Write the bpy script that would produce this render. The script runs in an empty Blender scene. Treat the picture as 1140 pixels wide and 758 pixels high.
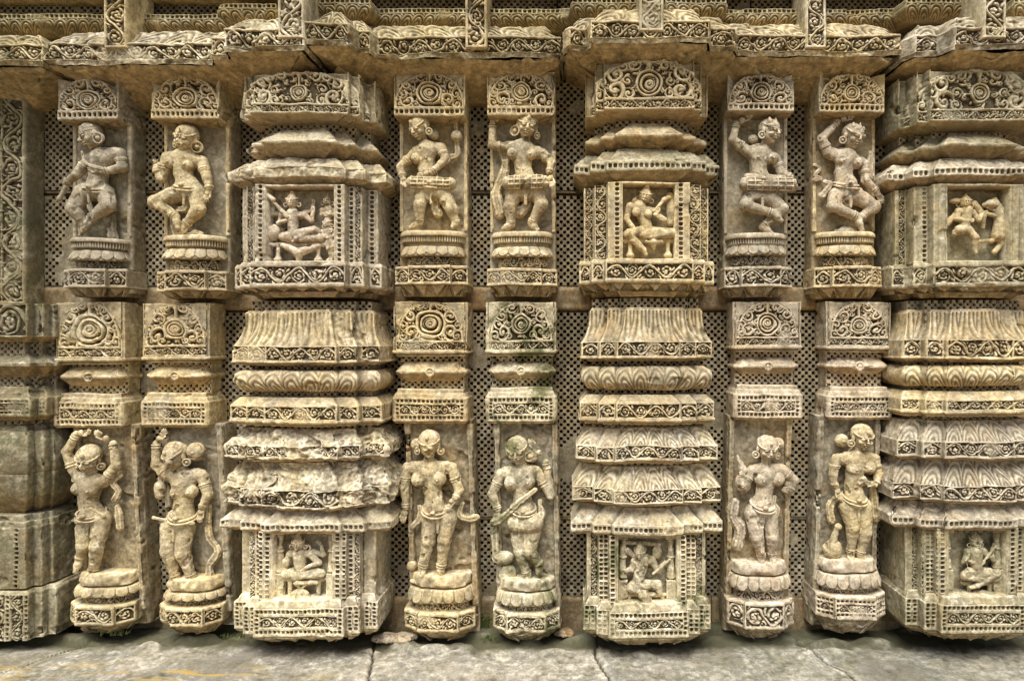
import bpy, math, numpy as np
from math import radians, pi
# ------------------------------------------------------------------ basics
CAMD = 1.89          # camera distance from the back wall plane (m)
FPX = 720.0          # focal length in photo pixels
VX, VY = 640.0, 379.0
def PX(px, D): return (px-VX)*(CAMD-D)/FPX
def PZ(py, D): return (VY-py)*(CAMD-D)/FPX
col = bpy.context.scene.collection
R = np.random.RandomState(7)
_T = R.rand(32,32,32).astype(np.float32)
def vn(x, y, z):
    xi=np.floor(x).astype(np.int64); yi=np.floor(y).astype(np.int64); zi=np.floor(z).astype(np.int64)
    fx=x-xi; fy=y-yi; fz=z-zi
    fx=fx*fx*(3-2*fx); fy=fy*fy*(3-2*fy); fz=fz*fz*(3-2*fz)
    x0=xi&31; x1=(xi+1)&31; y0=yi&31; y1=(yi+1)&31; z0=zi&31; z1=(zi+1)&31
    a=_T[x0,y0,z0]*(1-fx)+_T[x1,y0,z0]*fx; b=_T[x0,y1,z0]*(1-fx)+_T[x1,y1,z0]*fx
    c=_T[x0,y0,z1]*(1-fx)+_T[x1,y0,z1]*fx; d=_T[x0,y1,z1]*(1-fx)+_T[x1,y1,z1]*fx
    return ((a*(1-fy)+b*fy)*(1-fz)+(c*(1-fy)+d*fy)*fz)*2-1
def fbm(x, y, z, s, o=3):
    r=0; a=1.0; t=0
    for i in range(o):
        x,y,z=.36*x+.48*y-.8*z,-.8*x+.6*y,.48*x+.64*y+.6*z
        r=r+a*vn(x*s+13.7*i, y*s+5.1*i, z*s+9.3*i); t+=a; a*=.5; s*=2.03
    return r/t
def ss(e0, e1, x):
    t=np.clip((x-e0)/(e1-e0),0,1); return t*t*(3-2*t)
def tag(o, label=None, cat=None, group=None, kind=None):
    if label: o['label']=label
    if cat: o['category']=cat
    if group: o['group']=group
    if kind: o['kind']=kind
    return o
def empty(name, loc, label, cat, group=None):
    o=bpy.data.objects.new(name,None); col.objects.link(o); o.location=loc; o.empty_display_size=.05
    return tag(o,label,cat,group)
def mk(name, V, F, mat, parent=None, cav=None, smooth=True):
    """V (n,3) world coordinates, F (m,4) or (m,3)"""
    V=np.asarray(V,dtype=np.float32)
    if parent is not None:
        org=np.array(parent_world(parent),dtype=np.float32)
    else: org=np.array([V[:,0].mean(),V[:,1].mean(),V[:,2].min()],dtype=np.float32)
    V=V-org
    me=bpy.data.meshes.new(name); k=F.shape[1]
    me.vertices.add(len(V)); me.vertices.foreach_set('co',V.ravel())
    me.loops.add(F.size); me.loops.foreach_set('vertex_index',F.ravel().astype(np.int32))
    me.polygons.add(len(F)); me.polygons.foreach_set('loop_start',(np.arange(len(F))*k).astype(np.int32))
    me.polygons.foreach_set('loop_total',np.full(len(F),k,dtype=np.int32))
    me.update(calc_edges=True)
    me.polygons.foreach_set('use_smooth',np.full(len(F),smooth,dtype=bool))
    a=me.attributes.new('cav','FLOAT','POINT')
    a.data.foreach_set('value',(cav if cav is not None else np.zeros(len(V))).astype(np.float32).ravel())
    me.materials.append(mat)
    o=bpy.data.objects.new(name,me); col.objects.link(o)
    if parent is not None: o.parent=parent
    else: o.location=org.tolist()
    return o
def parent_world(p):
    l=np.zeros(3)
    while p is not None:
        l=l+np.array(p.location); p=p.parent
    return l
# ------------------------------------------------------------------ materials
def stone(name, base, alt, ochre, ochre_amt=.4, lichen=.5, dark=.5, green=0.0, seed=0, lichcol=(.70,.68,.59), contrast=1.0, bump=1.0):
    m=bpy.data.materials.new(name); m.use_nodes=True; nt=m.node_tree; N=nt.nodes; L=nt.links
    N.clear(); out=N.new('ShaderNodeOutputMaterial'); pr=N.new('ShaderNodeBsdfPrincipled')
    L.new(pr.outputs[0],out.inputs[0]); pr.inputs['Roughness'].default_value=.92
    pr.inputs['Specular IOR Level'].default_value=.18
    geo=N.new('ShaderNodeNewGeometry')
    add=N.new('ShaderNodeVectorMath'); add.operation='ADD'; add.inputs[1].default_value=(seed*3.1,seed*1.7,seed*2.3)
    L.new(geo.outputs['Position'],add.inputs[0]); pos=add.outputs[0]
    def noise(s,d=6,r=.62,dist=0.0):
        n=N.new('ShaderNodeTexNoise'); n.inputs['Scale'].default_value=s; n.inputs['Detail'].default_value=d
        n.inputs['Roughness'].default_value=r; n.inputs['Distortion'].default_value=dist
        L.new(pos,n.inputs['Vector']); return n.outputs[0]
    def rng(v,a,b,c=0,d=1):
        r=N.new('ShaderNodeMapRange'); r.interpolation_type='SMOOTHSTEP'
        L.new(v,r.inputs[0]); r.inputs[1].default_value=a; r.inputs[2].default_value=b
        r.inputs[3].default_value=c; r.inputs[4].default_value=d; return r.outputs[0]
    def math_(op,a,b):
        r=N.new('ShaderNodeMath'); r.operation=op; r.use_clamp=False
        for i,v in enumerate((a,b)):
            if hasattr(v,'is_linked'): L.new(v,r.inputs[i])
            else: r.inputs[i].default_value=v
        return r.outputs[0]
    def mix(f,a,b,mode='MIX'):
        r=N.new('ShaderNodeMix'); r.data_type='RGBA'; r.blend_type=mode
        if hasattr(f,'is_linked'): L.new(f,r.inputs[0])
        else: r.inputs[0].default_value=f
        for i,v in ((6,a),(7,b)):
            if hasattr(v,'is_linked'): L.new(v,r.inputs[i])
            else: r.inputs[i].default_value=tuple(v)+(1,)
        return r.outputs[2]
    n1=noise(5.5); n2=noise(13,7,.68,.4); n3=noise(55,6,.7); n4=noise(170,4,.7); n5=noise(3.1,5)
    c=mix(rng(n1,.38,.62),base,alt)
    c=mix(math_('MULTIPLY',rng(n2,.46,.66),ochre_amt*.75),c,ochre)
    c=mix(math_('MULTIPLY',rng(noise(8.3,6,.66,.5),.50,.66),.5),c,(.36,.345,.27))
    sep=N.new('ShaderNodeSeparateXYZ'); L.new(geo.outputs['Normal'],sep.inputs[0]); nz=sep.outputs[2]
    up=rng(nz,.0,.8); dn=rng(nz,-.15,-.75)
    
    # lichen: pale crusts, more on ledges
    lm=math_('MULTIPLY',rng(n3,.5,.64),rng(n2,.62,.38))
    lm=math_('MULTIPLY',lm,math_('ADD',math_('MULTIPLY',up,.9),.5))
    lm=math_('MULTIPLY',lm,lichen)
    lm=math_('MINIMUM',lm,1.0)
    c=mix(lm,c,lichcol)
    # warm tint painted on down-facing faces, standing in for ground bounce
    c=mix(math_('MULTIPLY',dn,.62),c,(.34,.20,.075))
    # dark weather film
    dm=math_('MULTIPLY',rng(n5,.50,.66),rng(n3,.38,.6)); dm=math_('MULTIPLY',dm,dark)
    c=mix(dm,c,(.15,.135,.11))
    mp=N.new('ShaderNodeMapping'); mp.inputs['Scale'].default_value=(1,1,.10); L.new(pos,mp.inputs[0])
    st=N.new('ShaderNodeTexNoise'); st.inputs['Scale'].default_value=38; st.inputs['Detail'].default_value=5; L.new(mp.outputs[0],st.inputs[0])
    c=mix(math_('MULTIPLY',math_('MULTIPLY',rng(st.outputs[0],.52,.68),rng(n2,.42,.58)),.55),c,(.13,.115,.08))
    if green>0:
        gm=math_('MULTIPLY',rng(noise(9,6,.7,.6),.47,.62),green); c=mix(gm,c,(.085,.10,.03))
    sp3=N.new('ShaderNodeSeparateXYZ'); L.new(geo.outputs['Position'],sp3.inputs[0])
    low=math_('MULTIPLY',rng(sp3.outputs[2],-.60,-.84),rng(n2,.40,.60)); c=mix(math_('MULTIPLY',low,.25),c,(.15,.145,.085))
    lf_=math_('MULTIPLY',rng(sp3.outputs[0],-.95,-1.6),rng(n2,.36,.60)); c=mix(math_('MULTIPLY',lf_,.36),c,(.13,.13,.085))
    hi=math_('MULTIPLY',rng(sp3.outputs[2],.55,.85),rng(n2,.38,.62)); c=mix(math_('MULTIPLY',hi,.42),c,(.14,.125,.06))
    # fine speckle
    sp=math_('MULTIPLY',rng(n4,.36,.64,.84,1.13),rng(n3,.36,.62,.70,1.16)); 
    cc=N.new('ShaderNodeCombineColor'); [L.new(sp,cc.inputs[i]) for i in range(3)]
    c=mix(1.0,c,cc.outputs[0],'MULTIPLY')
    # grime plus painted shade in carved recesses, wear plus painted highlights on edges
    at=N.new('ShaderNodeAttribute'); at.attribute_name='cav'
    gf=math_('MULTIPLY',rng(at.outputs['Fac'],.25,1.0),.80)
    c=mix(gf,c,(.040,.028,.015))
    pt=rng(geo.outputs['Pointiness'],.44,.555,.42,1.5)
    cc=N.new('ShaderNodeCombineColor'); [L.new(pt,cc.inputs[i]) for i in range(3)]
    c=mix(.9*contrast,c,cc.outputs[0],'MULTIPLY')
    L.new(c,pr.inputs['Base Color'])
    b1=N.new('ShaderNodeBump'); b1.inputs['Strength'].default_value=.42*bump; b1.inputs['Distance'].default_value=.0035
    hh=math_('ADD',math_('MULTIPLY',n3,1.0),math_('MULTIPLY',n4,.45)); L.new(hh,b1.inputs['Height'])
    L.new(b1.outputs[0],pr.inputs['Normal'])
    return m
OC=(.53,.36,.14)
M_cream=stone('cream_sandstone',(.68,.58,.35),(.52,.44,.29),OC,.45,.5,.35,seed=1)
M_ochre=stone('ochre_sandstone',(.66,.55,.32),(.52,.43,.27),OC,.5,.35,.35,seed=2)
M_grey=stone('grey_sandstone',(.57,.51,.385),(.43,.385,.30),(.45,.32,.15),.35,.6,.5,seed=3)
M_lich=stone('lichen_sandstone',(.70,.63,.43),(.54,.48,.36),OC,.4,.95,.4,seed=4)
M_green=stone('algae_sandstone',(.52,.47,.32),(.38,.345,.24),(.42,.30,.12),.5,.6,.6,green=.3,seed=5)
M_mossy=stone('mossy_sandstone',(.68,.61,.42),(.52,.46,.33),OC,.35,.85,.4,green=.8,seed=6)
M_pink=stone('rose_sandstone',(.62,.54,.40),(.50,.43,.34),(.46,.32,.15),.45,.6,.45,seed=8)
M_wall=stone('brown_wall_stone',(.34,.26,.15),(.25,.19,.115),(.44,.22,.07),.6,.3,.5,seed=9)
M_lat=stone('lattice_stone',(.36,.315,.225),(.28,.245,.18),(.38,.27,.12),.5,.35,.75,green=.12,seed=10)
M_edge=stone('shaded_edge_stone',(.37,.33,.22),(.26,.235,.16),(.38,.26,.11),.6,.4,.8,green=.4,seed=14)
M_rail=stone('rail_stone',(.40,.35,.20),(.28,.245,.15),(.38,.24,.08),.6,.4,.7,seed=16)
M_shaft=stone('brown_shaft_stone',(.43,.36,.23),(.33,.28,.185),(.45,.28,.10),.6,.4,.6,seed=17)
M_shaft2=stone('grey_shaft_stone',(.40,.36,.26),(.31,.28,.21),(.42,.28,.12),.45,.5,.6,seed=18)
M_par=stone('gap_shade_stone',(.16,.135,.10),(.11,.095,.075),(.22,.14,.06),.4,.1,.9,seed=13)  # parapet stone darkened to paint in the shade behind the rails
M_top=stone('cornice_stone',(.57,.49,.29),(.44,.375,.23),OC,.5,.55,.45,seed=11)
# ------------------------------------------------------------------ carving patterns (a across, b down, metres; return 0..1)
def ridge(d, w): return np.sqrt(np.clip(1-(d/w)**2,0,1))
def spiral(a,b,cx,cy,Rr,dr=1,ph=0.0,turns=1.7,asp=1.0):
    x=(a-cx)/asp; y=b-cy; r=np.hypot(x,y); th=np.arctan2(y,x)*dr+ph
    pitch=Rr/turns; f=r/pitch-th/(2*pi); f=f-np.floor(f)
    h=ridge(np.abs(f-.5)*pitch,.33*pitch)*(r<Rr)
    return np.maximum(h, ridge(r,.42*pitch))
def rings(a,b,cx,cy,Rr,n=3,asp=1.0):
    r=np.hypot((a-cx)/asp,b-cy); p=Rr/n; f=r/p; f=f-np.floor(f)
    return np.maximum(ridge(np.abs(f-.62)*p,.31*p)*(r<Rr),ridge(r,.3*p))
def scroll(a,b,W,H,seed=0,vary=.12):
    a0=a; wx=vn(a/H*2.3+seed,b/H*2.3,a*0+seed)*.09*H; wy=vn(a/H*2.1,b/H*2.1+seed,a*0+7)*.08*H
    n=max(1,int(round(W/(1.14*H)))); p=W/n; A=np.clip(a+wx,0,W-1e-6); i=np.floor(A/p); x=A-(i+.5)*p; b=b+wy
    sg=np.where(i%2==0,1.0,-1.0)
    cy=H*.5+sg*H*.07; Rr=min(.40*H,.46*p)*(1+.12*vn(i*5.1+seed,i*0,i*0))
    X=x; Y=b-cy; tw=1.5+.45*(vn(i*2.7,i*0+seed,i*0)>0)
    r=np.hypot(X,Y); th=np.arctan2(Y*sg,X*sg)+seed; pitch=Rr/tw
    f=r/pitch-th/(2*pi); f=f-np.floor(f)
    h=ridge(np.abs(f-.5)*pitch,.33*pitch)*(r<Rr)
    h=h*(.72+.28*np.cos(th*5+r/pitch*3))
    h=np.maximum(h,ridge(r,.42*pitch))
    st=H*.5-.42*H*np.sin(pi*A/p); slope=np.sqrt(1+(.42*H*pi/p*np.cos(pi*A/p))**2)
    h=np.maximum(h,ridge(np.abs(b-st)/slope,.08*H))
    # leaf lobes budding from the stem
    q=np.abs(b-st)/slope; lob=ridge(np.abs(q-.17*H),.075*H)*(np.cos(A/p*2*pi*2.5+seed)>.25); h=np.maximum(h,lob*.85*(r>Rr))
    lf=vn(a0/H*8+seed*3,b/H*8,a0*0+seed); h=np.maximum(h,ss(.3,.6,lf)*.8)
    return h
def beads(a,b,W,H,per=.0135):
    n=max(1,int(round(W/per))); p=W/n; x=np.abs(a/p-np.floor(a/p)-.5)*p; hh=min(.40*H,.42*per)
    q=((x/(.36*p))**3+(np.abs(b-H/2)/hh)**3); v=ss(1.35,.7,q)*(.75+.25*vn(np.floor(a/p)*3.1,b*0,a*0+W*50))
    return 1-np.clip(v,0,1)
def pearls(a,b,W,H,per=.012):
    n=max(1,int(round(W/per))); p=W/n; x=np.abs(a/p-np.floor(a/p)-.5)*p
    return ridge(np.hypot(x,(b-H/2)*p/H),.5*p)
def petals(a,b,W,H,per=.05,seed=0):
    n=max(1,int(round(W/per))); p=W/n; i=np.floor(a/p); x=(a/p-i-.5)*p
    r=np.hypot(x/(p*.62),(b-H*1.02)/(H*1.05)); 
    return .5+.5*np.cos(r*2*pi*3.2+vn(a*30,b*30,a*0+seed)*1.3)
def feather(a,b,W,H,seed=0,per=.06):
    n=max(1,int(round(W/per))); p=W/n; i=np.floor(a/p); x=(a/p-i-.5)*2
    t=b/H; u=x*(1-.45*t)+.35*t*np.sign(x)*t
    return .5+.5*np.cos(np.abs(u)*13+t*2.5+vn(a*25,b*25,a*0+seed)*1.1)
def arch(x,y,W,H,seed=0,base=.2,eye=1.0):
    """x from centre, y up from bottom. returns (height 0..1, inside mask)"""
    h=np.zeros_like(x); hb=H*base; k=H-hb
    ins0=None
    wx=vn(x/k*3+seed,y/k*3,x*0+seed)*.045*k; wy=vn(x/k*3,y/k*3+seed,x*0+3)*.045*k
    xw=x+wx*(np.abs(x)>.12*W); yy=y-hb+wy*(y>hb*1.4)
    e=(np.abs(x)/(.50*W))**2.4+(np.clip(y-hb,0,None)/k)**2.0
    th=np.arctan2(yy,x); scal=1+.05*np.cos(th*15)+.04*np.sin(th*7+seed)
    ins=(e<scal)|(y<hb)
    R0=(.235+.045*math.sin(seed*3))*k; ecy=(.38+.04*math.sin(seed*5))*k; asp=(1.1+.15*math.sin(seed*7))*eye
    r=np.hypot(xw/asp,yy-ecy)
    m=rings(xw,yy,0,ecy,R0,2,asp)
    m=np.maximum(m,spiral(xw,yy,0,ecy,R0*.62,1,seed*2.1,1.3,asp)*(r<R0*.6))
    m=np.maximum(m,ridge(np.abs(r-R0*1.22),.045*k))            # rope round the eye
    h=np.maximum(h,m)
    out=r>R0*1.3
    rs=np.random.RandomState(int(seed*13)+5)
    L=[(.29,.20,.19,1),(.42,.10,.12,-1),(.14,.88,.13,-1),(.30,.64,.16,1),(.40,.38,.12,-1),(.20,.42,.09,1),(.19,.10,.10,-1),(.23,.82,.10,1),(.07,.97,.07,1)]
    for s in (-1,1):
        for (cx,cy,rr,dr) in L:
            jx,jy=(rs.rand(2)-.5)*.035
            h=np.maximum(h,spiral(xw*s,yy,(cx+jx)*W,(cy+jy)*k,rr*k*1.15*math.sqrt(max(1,W/k/1.8)),dr,rs.rand()*6,1.35)*out)
    ft=(h<.05)
    for q in range(int(30*W/k)):      # small tendrils and leaves fill the ground between
        cx,cy,rr=(rs.rand()-.5)*.96*W,rs.rand()*.98*k,(.05+.05*rs.rand())*k
        if rs.rand()<.5: v=spiral(xw,yy,cx,cy,rr,1 if rs.rand()<.5 else -1,rs.rand()*6,1.1)
        else:
            an=rs.rand()*pi; u=(xw-cx)*math.cos(an)+(yy-cy)*math.sin(an); w_=-(xw-cx)*math.sin(an)+(yy-cy)*math.cos(an)
            v=ridge(np.hypot(u*.55,w_),rr*.55)
        h=np.maximum(h,v*.85*out*ft)
    h=np.maximum(h,ridge(np.hypot(x,(yy-.92*k)*.7),.09*k)); h=np.maximum(h,ridge(np.abs(x),.035*k)*(yy>ecy+R0*1.2)*(yy<.9*k))
    h=np.maximum(h,ridge(np.abs(np.sqrt(np.clip(e,0,9))-.95),.06)*(yy>0)*.9)
    lf=vn(xw/k*11+seed*3,yy/k*11+1,x*0+seed); h=np.maximum(h,ss(.40,.6,lf)*.7*(out|(yy<0)))
    bar=(y<hb); fr=ridge(np.abs(y-hb*.08),hb*.14)+ridge(np.abs(y-hb*.92),hb*.14)
    return h,ins,bar,fr
# ------------------------------------------------------------------ sweep
def sweep(name, plan, tiers, mat, parent=None, ds=.0019, Dref=.2, cx=0.0, rough=1.0, caps=(True,True), shear=0.0, zsh=0.0, seed=0, inz=False, wobble=1.0, round_=2, cr=3):
    P=np.array(plan,float); nseg=len(P)-1
    d=P[1:]-P[:-1]; Ls=np.hypot(d[:,0],d[:,1]); t=d/Ls[:,None]
    nrm=np.stack([-t[:,1],t[:,0]],1)            # outward (left to right traversal -> +D)
    mit=np.zeros_like(P)
    mit[0]=nrm[0]; mit[-1]=nrm[-1]
    for i in range(1,nseg):
        s=nrm[i-1]+nrm[i]; mit[i]=s/max(.35,(s@nrm[i]))
    Xs=[];Ms=[];Fa=[];A=[];Wf=[];Nn=[]
    for i in range(nseg):
        front=nrm[i,1]>.6
        n=max(2,int(math.ceil(Ls[i]/(ds if front else ds*1.7))))
        tt=np.linspace(0,1,n,endpoint=(i==nseg-1))
        Xs.append(P[i]+(P[i+1]-P[i])*tt[:,None]); Ms.append(mit[i]+(mit[i+1]-mit[i])*tt[:,None])
        Fa+= [i]*len(tt); A.append(tt*Ls[i]); Wf+= [Ls[i]]*len(tt); Nn.append(np.repeat(nrm[i][None],len(tt),0))
    Xs=np.concatenate(Xs); Ms=np.concatenate(Ms); A=np.concatenate(A); Wf=np.array(Wf); Fa=np.array(Fa); Nn=np.concatenate(Nn)
    # profile
    zs=[];os_=[];ti=[];bb=[];capt=[]
    D0=Dref
    def z_(py,o): return py+zsh if inz else PZ(py,D0+o)+zsh
    prev=None; seq=[]
    for k,T in enumerate(tiers):
        py0,py1,o0,o1,kind=T[:5]; kw=T[5] if len(T)>5 else {}
        z0,z1=z_(py0,o0),z_(py1,o1)
        if prev is not None:
            L=math.hypot(z0-prev[0],o0-prev[1])
            if L>.0015:
                n=max(1,int(L/(ds*1.3)))
                for j in range(1,n+1):
                    f=j/(n+1); seq.append((prev[0]+(z0-prev[0])*f,prev[1]+(o0-prev[1])*f,-1,0,0))
        L=math.hypot(z1-z0,o1-o0)+abs(kw.get('bulge',0))*1.2
        n=max(2,int(math.ceil(L/ds)))
        for j in range(n+1):
            f=j/n; pw=kw.get('pw',1.0)
            o=o0+(o1-o0)*f**pw+kw.get('bulge',0)*math.sin(pi*f)**.7
            seq.append((z0+(z1-z0)*f,o,k,f,abs(z1-z0) if abs(z1-z0)>.3*L else L))
        prev=(z1,o1)
    S=np.array(seq); z=S[:,0]; o=S[:,1]; ti=S[:,2].astype(int); bf=S[:,3]; Hh=S[:,4]
    # worn corners: smooth profile
    ker=np.array([.25,.5,.25])
    for _ in range(int(round_)):
        z2=z.copy(); o2=o.copy()
        z2[1:-1]=np.convolve(z,ker,'valid'); o2[1:-1]=np.convolve(o,ker,'valid'); z,o=z2,o2
    ncol=len(Xs); nrow=len(z)
    X=Xs[None,:,0]+Ms[None,:,0]*o[:,None]; Y=Xs[None,:,1]+Ms[None,:,1]*o[:,None]; Z=np.repeat(z[:,None],ncol,1)
    for _ in range(cr):   # worn vertical corners
        X[:,1:-1]=.25*X[:,:-2]+.5*X[:,1:-1]+.25*X[:,2:]; Y[:,1:-1]=.25*Y[:,:-2]+.5*Y[:,1:-1]+.25*Y[:,2:]
    disp=np.zeros((nrow,ncol)); cav=np.zeros((nrow,ncol)); kill=np.zeros((nrow,ncol))
    frontc=Nn[:,1]>.6
    for k,T in enumerate(tiers):
        kind=T[4]; kw=T[5] if len(T)>5 else {}
        rows=np.where(ti==k)[0]
        if len(rows)==0 or kind=='plain': continue
        H=float(Hh[rows[0]]); b=(bf[rows]*H)[:,None]
        if kind in('arch','niche'):
            cols=np.where(frontc)[0]; x=X[np.ix_(rows,cols)]-cx; bbm=np.repeat(b,len(cols),1)
            if kind=='arch':
                W=kw['W']; h,ins,bar,fr=arch(x-kw.get('off',0),H-bbm,W,H,seed,kw.get('base',.2),kw.get('eye',1))
                dep=kw.get('dep',.009); hb=H*kw.get('base',.2)
                yb=hb-(H-bbm)
                bk=kw.get('bar','beads')
                if bk=='beads': hb_=beads(x+W/2,yb,W,hb,.0135)
                else: hb_=np.where((yb>hb*.2)&(yb<hb*.85),scroll(x+W/2,yb-hb*.2,W,hb*.65,seed+2),1)
                hh=np.where(bar,hb_,h)
                dd=-dep*(1-hh)*np.where(bar,.8,1); cv=(1-hh)
                cut=kw.get('cut',.0)
                side=(np.abs(x)>W/2*1.0)
                if cut>0:
                    dd=np.where(ins&~side,dd,-cut); cv=np.where(ins&~side,cv,.15)
                else:
                    o_=ins&~side; dd=np.where(o_,dd,-dep*.35); cv=np.where(o_,cv,.1)
            else:
                hw=kw['hw']; dd=np.zeros_like(x); cv=np.zeros_like(x); ax=np.abs(x)
                top=kw.get('top',.0); inn=(ax<hw)&(bbm>top)&(bbm<H-kw.get('bot',0))
                for (r0,r1,ty) in kw['strips']:
                    m=(ax>=r0)&(ax<r1)
                    aa=bbm; wd=r1-r0
                    if ty=='bead':
                        hh=beads(aa,ax-r0,H,wd,.0125)
                        dd=np.where(m,-.0065*(1-hh),dd); cv=np.where(m,(1-hh)*1.1,cv)
                    elif ty=='scroll':
                        hh=scroll(aa,ax-r0,H,wd,seed+r0*30); dd=np.where(m,-.006*(1-hh),dd); cv=np.where(m,(1-hh),cv)
                    elif ty=='rec':
                        dd=np.where(m,-.008,dd)
                    elif ty=='post':
                        dd=np.where(m,.004*ridge(ax-(r0+r1)/2,wd*.6)-.003,dd)
                dd=np.where(inn,-kw.get('dep',.055),dd); cv=np.where(inn,.42,cv)
            disp[np.ix_(rows,cols)]+=dd; cav[np.ix_(rows,cols)]=cv
            continue
        for f in range(nseg):
            cols=np.where(Fa==f)[0]
            if len(cols)<3: continue
            if not (nrm[f,1]>.6) and not kw.get('side'): continue
            W=float(Ls[f]); oo=float(o[rows].mean())
            a=np.repeat(A[cols][None],len(rows),0); B=np.repeat(b,len(cols),1)
            fm=kw.get('fr',.0045); dep=kw.get('dep',.0062)
            if W<.016 and kind not in('lattice','rough','lotus','flute'): continue
            sd=seed+f*1.7+k*.9
            if kind in('scroll','beads','bsb'):
                ia=a-fm; ib=B-fm*.8; IW=W-2*fm; IH=H-1.6*fm
                inside=(ia>0)&(ia<IW)&(ib>0)&(ib<IH)
                if kind=='scroll': h=scroll(np.clip(ia,0,IW),ib,IW,IH,sd)
                elif kind=='beads': h=beads(ia,ib,IW,IH,kw.get('per',.0135))
                else:
                    r=IH*.2
                    h=np.where(ib<r,beads(ia,ib,IW,r,.0115),np.where(ib>IH-r,beads(ia,ib-(IH-r),IW,r,.0115),1))
                    mid=(ib>r*1.45)&(ib<IH-r*1.45)&(ia>r)&(ia<IW-r)
                    h=np.where(mid,scroll(np.clip(ia-r,0,IW),ib-r*1.45,max(IW-2*r,.01),IH-2.9*r,sd),h)
                    sc=(ib>=r)&(ib<=IH-r)&((ia<r*.8)|(ia>IW-r*.8))
                    h=np.where(sc,beads(ib,np.where(ia<r*.8,ia,ia-(IW-r*.8)),IH,r*.8,.011),h)
                h=np.where(inside,h,1)
            elif kind=='petals': h=petals(a,B,W,H,kw.get('per',.05),sd)
            elif kind=='feather': h=feather(a,B,W,H,sd,kw.get('per',.06))
            elif kind=='lattice':
                g=kw.get('g',.0088); u=a/g; v=B/g; fi=np.floor(u); fj=np.floor(v)
                m=((fi+fj)%2<.5); q=np.maximum(np.abs(u-fi-.5),np.abs(v-fj-.5)); h=np.where(m,ss(.34,.46,q),1); dep=.010
            elif kind=='flute':
                g=kw.get('g',.007); h=.5+.5*np.cos(2*pi*a/g); h=np.where((B>H*.12)&(B<H*.88),h,1); dep=.003
            elif kind=='lotus':
                g=kw.get('g',.028); x=(a/g-np.floor(a/g)-.5)*2; lim=.45+.5*np.sqrt(np.clip(1-x*x,0,1)); tt=B/H
                h=np.where(tt<lim,.65+.35*ridge(np.sqrt(np.clip((tt/lim),0,1))-0.62,.45),0)*1.0; h=np.where(np.abs(x)>.93,h*.5,h); dep=.006
            elif kind=='pendant':
                g=kw.get('g',.045); x=np.abs(a/g-np.floor(a/g)-.5)*2; tt=B/H
                h=(x<(1-tt)*.75).astype(float); dep=kw.get('dep',.018)
            elif kind=='rough':
                h=.5+.5*fbm(X[np.ix_(rows,cols)],Y[np.ix_(rows,cols)],Z[np.ix_(rows,cols)],45,3)*1.5; dep=kw.get('dep',.009)
            else: continue
            cs=kw.get('cs',1.0 if kind in('scroll','beads','bsb','lattice') else (.55 if kind in('petals','feather','flute') else .4))
            disp[np.ix_(rows,cols)]+=-dep*(1-h); cav[np.ix_(rows,cols)]=np.clip((1-h)*cs,0,1.1)
    # erosion: some carving is worn flat
    wear=ss(.25,.6,fbm(X+seed,Y,Z,14,2)*1.3)*.72*rough
    disp*=np.where(np.abs(disp)<.0155,1-np.clip(wear,0,.8),1); cav*=np.where(np.abs(disp)<.0155,1-np.clip(wear,0,.8),1)
    n=fbm(X+seed,Y,Z,20,3)*.0030*rough+fbm(X,Y+seed,Z,85,2)*.0011*rough
    chip=ss(.30,.75,fbm(X*1.0,Y+seed*1.3,Z*1.4,17,3)*1.25)*-.007*rough
    if rough>1.15:
        big=fbm(X*1.1,Y+seed,Z*1.3,26,3); disp=disp+big*.0052*(rough-1.0)/.4
    disp=disp+n+chip
    X=X+Nn[None,:,0]*disp; Y=Y+Nn[None,:,1]*disp
    Z=Z+fbm(X,Y*0+seed,Z,11,2)*.0030*wobble+fbm(X,Y,Z+seed,60,2)*.0012*rough
    # caps back to the wall
    rowsX=[X];rowsY=[Y];rowsZ=[Z];rc=[cav]
    if caps[0]:
        f=np.linspace(1,0,9)[:-1][:,None]; by=-.004
        rowsX.insert(0,np.repeat(X[:1],8,0)); rowsY.insert(0,by+(Y[:1]-by)*(1-f)); rowsZ.insert(0,np.repeat(Z[:1],8,0)+.0005); rc.insert(0,np.zeros((8,ncol)))
    if caps[1]:
        f=np.linspace(0,1,9)[1:][:,None]; by=-.004
        rowsX.append(np.repeat(X[-1:],8,0)); rowsY.append(by+(Y[-1:]-by)*(1-f)); rowsZ.append(np.repeat(Z[-1:],8,0)-.0005); rc.append(np.zeros((8,ncol)))
    X=np.concatenate(rowsX);Y=np.concatenate(rowsY);Z=np.concatenate(rowsZ);cav=np.concatenate(rc)
    if shear: X=X+shear*(Z-PZ(400,.1))
    nr,nc=X.shape
    V=np.stack([X.ravel(),-Y.ravel(),Z.ravel()],1)
    I=np.arange(nr*nc).reshape(nr,nc)
    F=np.stack([I[:-1,:-1].ravel(),I[1:,:-1].ravel(),I[1:,1:].ravel(),I[:-1,1:].ravel()],1)
    return mk(name,V,F,mat,parent,cav.ravel())
def boxplan(x0,x1,D,ch=.006,back=0.0):
    return [(x0,back),(x0,D-ch),(x0+ch,D),(x1-ch,D),(x1,D-ch),(x1,back)]
def halfround(x0,x1,Db,Df,p=2.6,n=22):
    c=(x0+x1)/2; w=(x1-x0)/2; pts=[(x0,Db)]
    for i in range(n+1):
        th=pi-pi*i/n; cx_=abs(math.cos(th))**(2/p)*(1 if math.cos(th)>0 else -1); sy=abs(math.sin(th))**(2/p)
        q=(c+w*cx_,Db+.001+(Df-Db)*sy)
        if math.hypot(q[0]-pts[-1][0],q[1]-pts[-1][1])>.0015: pts.append(q)
    if math.hypot(pts[-1][0]-x1,pts[-1][1]-Db)>.0008: pts.append((x1,Db))
    return pts
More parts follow.
